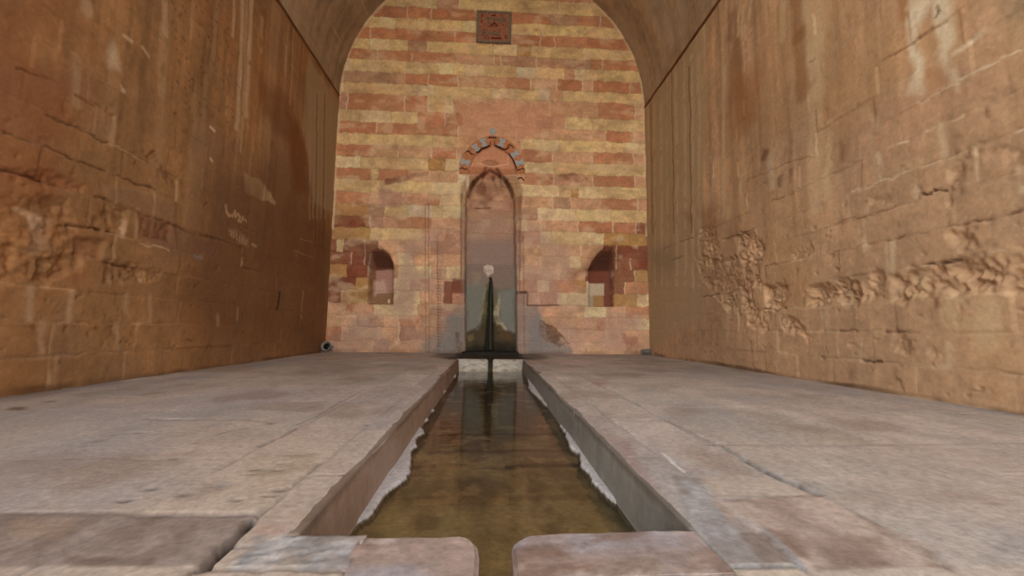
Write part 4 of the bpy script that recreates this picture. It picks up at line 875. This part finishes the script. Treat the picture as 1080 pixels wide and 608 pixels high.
# moss cushions at the foot
M_moss = mat_noise('wet_moss', (24, 28, 10), (86, 80, 30), 60, .85, 1, (1, 1, 1), .2, (52, 56, 20), dist=.02)
for k, (px, py, rx, rz) in enumerate(((503, 366, .13, .12), (531, 366, .14, .11), (509, 352, .07, .10), (525, 354, .06, .08))):
    bm = bmesh.new(); bmesh.ops.create_icosphere(bm, subdivisions=5, radius=1)
    for w in bm.verts:
        nn = float(fbm(w.co.x*4 + k*7, w.co.z*4 + w.co.y*3, 171 + k, 4)) - .5; n_ = 1 + .7*nn
        w.co = Vector((w.co.x*rx*n_, w.co.y*.035*n_, w.co.z*rz*n_))
    o = mesh_obj('moss', bm, M_moss, fountain, True); x, z_ = back(px, py, ND); o.location = (x, -.004, max(z_, rz + .02)); o['label'] = 'cushion of dark green moss'
# threshold ledge
bm = box_bm(-.44, .43, -.36, .0, -.075, .030, .012, 3)
bmesh.ops.subdivide_edges(bm, edges=[e for e in bm.edges if e.calc_length() > .1], cuts=14)
for w in bm.verts:
    w.co.z += .008*(float(fbm(w.co.x*9, w.co.y*9, 181, 3)) - .5); w.co.y += .02*(float(fbm(w.co.x*7, w.co.z*9, 182, 3)) - .5)
o = mesh_obj('ledge', bm, M_dark, fountain); o['label'] = 'black wet ledge at the foot of the slab'

# ---- carved arch band with grey inlays
cx0, cz0 = back(519.3, 182)
arch = thing('carved_arch', 'carved pink stone arch band with blue grey inlays over the tall niche', 'arch', (cx0, D, cz0))
M_pink = mat_noise('pink_arch_stone', (176, 112, 76), (206, 148, 110), 14, .85, .35, (1, 1, 1), .2)
inner = [(494, 184), (496, 174), (500, 165.5), (506, 159), (512, 155), (519.3, 153), (527, 155), (534, 160.5), (539.5, 167), (543, 174), (545, 184)]
outer = [(484, 184), (485.5, 174), (489, 164), (495, 155), (503, 148), (512, 144.5), (519.3, 143.2), (527, 144.5), (536, 148), (543, 154), (549, 163), (552.5, 173), (554, 184)]
oi = [back(*p) for p in inner]; oo = [back(*p) for p in outer]
def smooth(pl, n=3):
    P_ = [np.array(p) for p in pl]; out = []
    for i in range(len(P_)-1):
        p0, p1, p2, p3 = P_[max(i-1, 0)], P_[i], P_[i+1], P_[min(i+2, len(P_)-1)]
        for t in np.arange(0, 1, 1/n):
            out.append(.5*((2*p1) + (-p0 + p2)*t + (2*p0 - 5*p1 + 4*p2 - p3)*t*t + (-p0 + 3*p1 - 3*p2 + p3)*t**3))
    return out + [P_[-1]]
ring_o = smooth(oo, 4); ring_i = smooth(oi, 5)
n = 60
def resample(pl, n):
    pl = np.array(pl); d = np.concatenate([[0], np.cumsum(np.hypot(*np.diff(pl, axis=0).T))]); t = np.linspace(0, d[-1], n)
    return np.stack([np.interp(t, d, pl[:, 0]), np.interp(t, d, pl[:, 1])], 1)
ro, ri = resample(ring_o, n), resample(ring_i, n)
bm = bmesh.new(); prof = ((0, -.001), (0.02, -.006), (.5, -.008), (.96, -.006), (1, -.001))
rings = [[bm.verts.new((ro[i][0]*(1-t) + ri[i][0]*t - cx0, y, ro[i][1]*(1-t) + ri[i][1]*t - cz0)) for t, y in prof] for i in range(n)]
for a, b in zip(rings, rings[1:]):
    for j in range(4): bm.faces.new((a[j], a[j+1], b[j+1], b[j]))
bm.faces.new(rings[0]); bm.faces.new(rings[-1][::-1])
mesh_obj('arch_band', bm, M_pink, arch)
M_inlay = mat_noise('blue_grey_inlay', (150, 158, 164), (192, 196, 198), 40, .8, .3, (1, 1, 1), .2)
M_groove = mat_noise('joint_and_edge_shade', (60, 32, 20), (84, 46, 30), 30, .95, .3)
PXM = 6.43/434.5
def inlay(px, py, ang, name='inlay', diamond=False):
    x, z_ = back(px, py)
    if diamond: out = [(0, 1), (.3, .62), (.62, .55), (.95, 0), (.62, -.45), (.3, -.6), (0, -1), (-.3, -.6), (-.62, -.45), (-.95, 0), (-.62, .55), (-.3, .62)]; s = .076
    else: out = [(-.75, 1), (-.2, .82), (.2, .82), (.75, 1), (.9, .45), (.42, .1), (.42, -.1), (.85, -.5), (.7, -1), (.2, -.85), (-.2, -.85), (-.7, -1), (-.85, -.5), (-.42, -.1), (-.42, .1), (-.9, .45)]; s = .076
    ca, sa = math.cos(ang), math.sin(ang)
    q = [((a*.8*ca - b*sa)*s, (a*.8*sa + b*ca)*s) for a, b in out]
    bm = ext_poly(q, -.016, -.0005, .003, 2)
    o = mesh_obj(name, bm, M_inlay, arch); o.location = (x - cx0, 0, z_ - cz0); o['label'] = 'blue grey inlaid stone'
    return o
for px, py in ((491, 171.5), (502, 156.5), (510, 151), (529, 151), (543, 163), (548, 172)):
    x, z_ = back(px, py); cxx, czz = back(519.3, 179); inlay(px, py, math.atan2(z_ - czz, x - cxx) - PI/2)
inlay(519.7, 139, 0, 'diamond_inlay', True)
def groove(pl, r=.010):
    p3 = [(back(*p)[0] - cx0, -.010, back(*p)[1] - cz0) for p in pl]
    o = mesh_obj('joint_and_edge_shade', tube_bm(p3, r, 6), M_groove, arch, True); o['label'] = 'dark line for open joints and for shade on the inner edge'
groove([(515.3, 145.6), (519.5, 145.4), (523.7, 145.7)], .012)
groove([(485, 178.5), (487.5, 177), (489.5, 179), (493, 178.3)]); groove([(492, 160), (495, 160), (497, 163), (500, 163.5)])
groove([(502, 161), (505, 160.5), (508, 157), (513, 155.5), (517, 153.5)], .013); groove([(521.5, 153.5), (526, 155.5), (530, 157.5), (534, 158), (536.5, 155)], .013)
groove([(535, 153.5), (538, 153), (541, 156)], .008); groove([(537, 162.5), (540, 167), (543, 173), (544.5, 178)], .011); groove([(545, 180), (549, 179), (551, 177.5), (553, 179.5)], .010)  # strip down the right inner edge stands in for shade of the recess
groove([(546, 189), (548.5, 187.5), (550.5, 188), (552.5, 191)], .009); groove([(517, 150), (517.3, 152)], .007); groove([(522, 150), (521.6, 152)], .007)
M_lime = mat_noise('lime_joint', (206, 180, 150), (226, 206, 178), 30, .9, .3)
p3 = [(back(*p)[0] - cx0, -.008, back(*p)[1] - cz0) for p in ((483.5, 181), (484, 174), (487, 166), (490.5, 160), (493, 157.5))]
o = mesh_obj('mortar_line', tube_bm(p3, .010, 6), M_lime, arch, True); o['label'] = 'pale mortar line'

# ---- inscribed plaque high on the wall
qx0, qz1 = back(502.5, 12); qx1, qz0 = back(539, 46.4)
qx1 = back(539, 30)[0]; qx0 = back(502.7, 30)[0]; qz1 = (back(502.5, 12)[1] + back(537.5, 13.2)[1])/2; qz0 = (back(503, 45)[1] + back(539, 46.4)[1])/2
pw, ph = (qx1 - qx0)/2, (qz1 - qz0)/2
plq = thing('inscribed_plaque', 'square reddish stone plaque with grey toothed frame and worn writing, high on back wall', 'plaque', ((qx0+qx1)/2, D, (qz0+qz1)/2))
M_pq = mat_noise('plaque_red_stone', (150, 98, 78), (186, 132, 108), 26, .85, .6, (1, 1, 1), .2, (166, 112, 88), dist=.006)
M_pf = mat_noise('plaque_grey_stone', (100, 94, 82), (156, 146, 128), 40, .85, .6, (1, 1, 1), .2, dist=.006)
M_pr = mat_noise('plaque_red_ground', (96, 34, 20), (136, 56, 36), 30, .9, .4)
mesh_obj('panel', box_bm(-pw + .03, pw - .03, -.012, .03, -ph + .03, ph - .03, .004), M_pq, plq)
bm = bmesh.new(); fw = .042
for a in ((-pw, -pw + fw, -ph, ph), (pw - fw, pw, -ph, ph), (-pw + fw, pw - fw, ph - fw*.8, ph), (-pw + fw, pw - fw, -ph, -ph + fw*.8)):
    b2 = box_bm(a[0], a[1], -.026, .03, a[2], a[3], .005, 2); me = bpy.data.meshes.new('t'); b2.to_mesh(me); b2.free(); bm.from_mesh(me); bpy.data.meshes.remove(me)
nt_ = 14
for k in range(nt_):
    t = -1 + 2*(k + .5)/nt_
    for a in ((-pw - .004, -pw + .012, t*ph - .010, t*ph + .010), (pw - .012, pw + .004, t*ph - .010, t*ph + .010), (t*pw - .010, t*pw + .010, -ph - .004, -ph + .010), (t*pw - .010, t*pw + .010, ph - .010, ph + .004)):
        b2 = box_bm(a[0], a[1], -.032, .0, a[2], a[3], .003, 1); me = bpy.data.meshes.new('t'); b2.to_mesh(me); b2.free(); bm.from_mesh(me); bpy.data.meshes.remove(me)
o = mesh_obj('frame', bm, M_pf, plq); o['label'] = 'grey toothed stone frame'
def pl(x, y): return ((x - 413)/370*2*pw, -(y - 296)/344*2*ph)      # from a close-up of the plaque
def stroke(name, ps, r, mat, lab):
    o = mesh_obj(name, tube_bm([(*([pl(*p)[0]]), -.013, pl(*p)[1]) for p in ps], r, 8), mat, plq, True); o['label'] = lab
G = 'grey raised stroke of the worn writing'; Rr = 'red cut stroke of the worn writing'
for ps, r in (([(335, 200), (400, 205), (470, 208), (535, 205)], .017), ([(345, 215), (355, 245), (372, 268)], .014), ([(535, 212), (505, 232), (475, 248)], .014), ([(285, 350), (330, 362), (390, 372), (480, 378)], .016),
              ([(300, 335), (306, 362)], .010), ([(405, 335), (420, 350), (436, 368)], .012), ([(475, 335), (478, 372)], .010), ([(280, 385), (340, 390)], .010), ([(440, 345), (462, 350)], .010)): stroke('letter_stroke', ps, r, M_pf, G)
for ps, r in (([(415, 228), (410, 260), (380, 275)], .011), ([(413, 245), (440, 272), (445, 282)], .011), ([(345, 285), (400, 290), (455, 288)], .007), ([(385, 418), (440, 418), (495, 415)], .013), ([(318, 418), (330, 418)], .012), ([(352, 420), (362, 418)], .011),
              ([(385, 172), (430, 165)], .010), ([(510, 262), (514, 268)], .010), ([(280, 158), (284, 190)], .008), ([(280, 225), (283, 262)], .008), ([(285, 380), (320, 386)], .007), ([(540, 380), (543, 415)], .008), ([(490, 160), (500, 164)], .008), ([(308, 328), (314, 334)], .009)): stroke('letter_stroke', ps, r, M_pr, Rr)

# ---- small floor floodlights in the two back corners
M_metal = mat_noise('grey_painted_metal', (118, 116, 112), (150, 148, 142), 40, .7, .15, (1, 1, 1), .3)
M_lens = mat_noise('dark_lamp_glass', (14, 13, 12), (26, 24, 22), 20, .3, .05, (1, 1, 1), .3)
def floodlight(loc, rz, tilt, roll, label, post=.098, pz=.088, sc=(1, 1, 1)):
    t = thing('floodlight', label, 'floodlight', loc, (0, 0, rz), 'small floodlights in the back corners')
    mesh_obj('base_plate', box_bm(-.055, .055, -.05, .05, 0, .012, .004), M_metal, t)
    bm = bmesh.new()
    for a in ((-.078, -.070, -.016, .016, .010, post), (.070, .078, -.016, .016, .010, post), (-.078, .078, -.016, .016, .008, .016)):
        b2 = box_bm(*a, .002, 1); me = bpy.data.meshes.new('t'); b2.to_mesh(me); b2.free(); bm.from_mesh(me); bpy.data.meshes.remove(me)
    mesh_obj('bracket', bm, M_metal, t)
    # housing: lathe along local z, lamp opening at +z
    prof = [(.020, -.085), (.040, -.080), (.050, -.070), (.052, -.03), (.058, -.028), (.058, -.020), (.052, -.018), (.056, .015), (.068, .030), (.074, .034), (.074, .044), (.064, .046), (.058, .036), (.050, .018), (.001, .014)]
    h = mesh_obj('housing', lathe_bm(prof, 32), M_metal, t, True); h.scale = sc; h.location = (0, 0, pz); h.rotation_euler = (tilt, roll, 0)
    g = mesh_obj('lens', lathe_bm([(.049, .016), (.049, .020), (.030, .026), (.006, .028)], 28), M_lens, h, True); g['label'] = 'dark lamp glass'
    mesh_obj('cable_gland', lathe_bm([(.010, -.085), (.012, -.100), (.012, -.106), (.007, -.108), (.006, -.122)], 14), M_metal, h, True)
    for s in (-1, 1):
        k = mesh_obj('pivot_knob', lathe_bm([(.012, 0), (.013, .004), (.011, .012), (.006, .014)], 14), M_metal, t, True); k.location = (s*.078, 0, pz); k.rotation_euler = (0, s*PI/2, 0)
    return t
lx, ly = -2.385, 6.20
floodlight((lx, ly, .004), .0, 1.25, -.25, 'small round grey floodlight tilted forward at the foot of the left corner')
floodlight((2.375, 6.25, .004), .2, -.35, .12, 'small bowl shaped grey floodlight pointing up at the foot of the right corner', .062, .052, (1.15, 1.15, .42))

# ------------------------------------------------------------------ light
w = bpy.data.worlds.new('sky'); bpy.context.scene.world = w; w.use_nodes = True
nt = w.node_tree; N = nt.nodes; L = nt.links; bg = N['Background']
tc = N.new('ShaderNodeTexCoord'); sx = N.new('ShaderNodeSeparateXYZ'); L.new(tc.outputs['Generated'], sx.inputs[0])
def ramp(src, f0, f1, c0, c1):
    mr = N.new('ShaderNodeMapRange'); mr.inputs[1].default_value = f0; mr.inputs[2].default_value = f1; L.new(src, mr.inputs[0])
    mx = N.new('ShaderNodeMix'); mx.data_type = 'RGBA'; mx.inputs[6].default_value = (*c0, 1); mx.inputs[7].default_value = (*c1, 1)
    L.new(mr.outputs[0], mx.inputs[0]); return mx.outputs[2]
mz = N.new('ShaderNodeMapRange'); mz.inputs[1].default_value = -1; L.new(sx.outputs['Z'], mz.inputs[0])
cr = N.new('ShaderNodeValToRGB'); e = cr.color_ramp.elements          # ground below, facades round the court, then open sky
e[0].position = .47; e[0].color = (.50, .43, .34, 1); e[1].position = 1; e[1].color = (.54, .565, .59, 1)
for p_, c_ in ((.50, (.58, .50, .40, 1)), (.515, (.90, .80, .66, 1)), (.60, (.92, .84, .72, 1)), (.66, (.80, .80, .80, 1))): k = e.new(p_); k.color = c_
L.new(mz.outputs[0], cr.inputs[0]); hz = cr.outputs[0]
side = ramp(sx.outputs['X'], -.9, .9, (1.25, 1.25, 1.25), (.75, .75, .75))     # the hazy sun stands to the left
mu = N.new('ShaderNodeMix'); mu.data_type = 'RGBA'; mu.blend_type = 'MULTIPLY'; mu.inputs[0].default_value = 1
L.new(hz, mu.inputs[6]); L.new(side, mu.inputs[7]); L.new(mu.outputs[2], bg.inputs['Color']); bg.inputs['Strength'].default_value = 3.0
sc = bpy.context.scene
sc.view_settings.view_transform = 'Standard'; sc.view_settings.look = 'None'; sc.view_settings.gamma = 1; sc.view_settings.use_curve_mapping = False
sc.view_settings.exposure = 0.40
sc.cycles.max_bounces = 10; sc.cycles.diffuse_bounces = 6; sc.cycles.glossy_bounces = 4; sc.cycles.transparent_max_bounces = 8
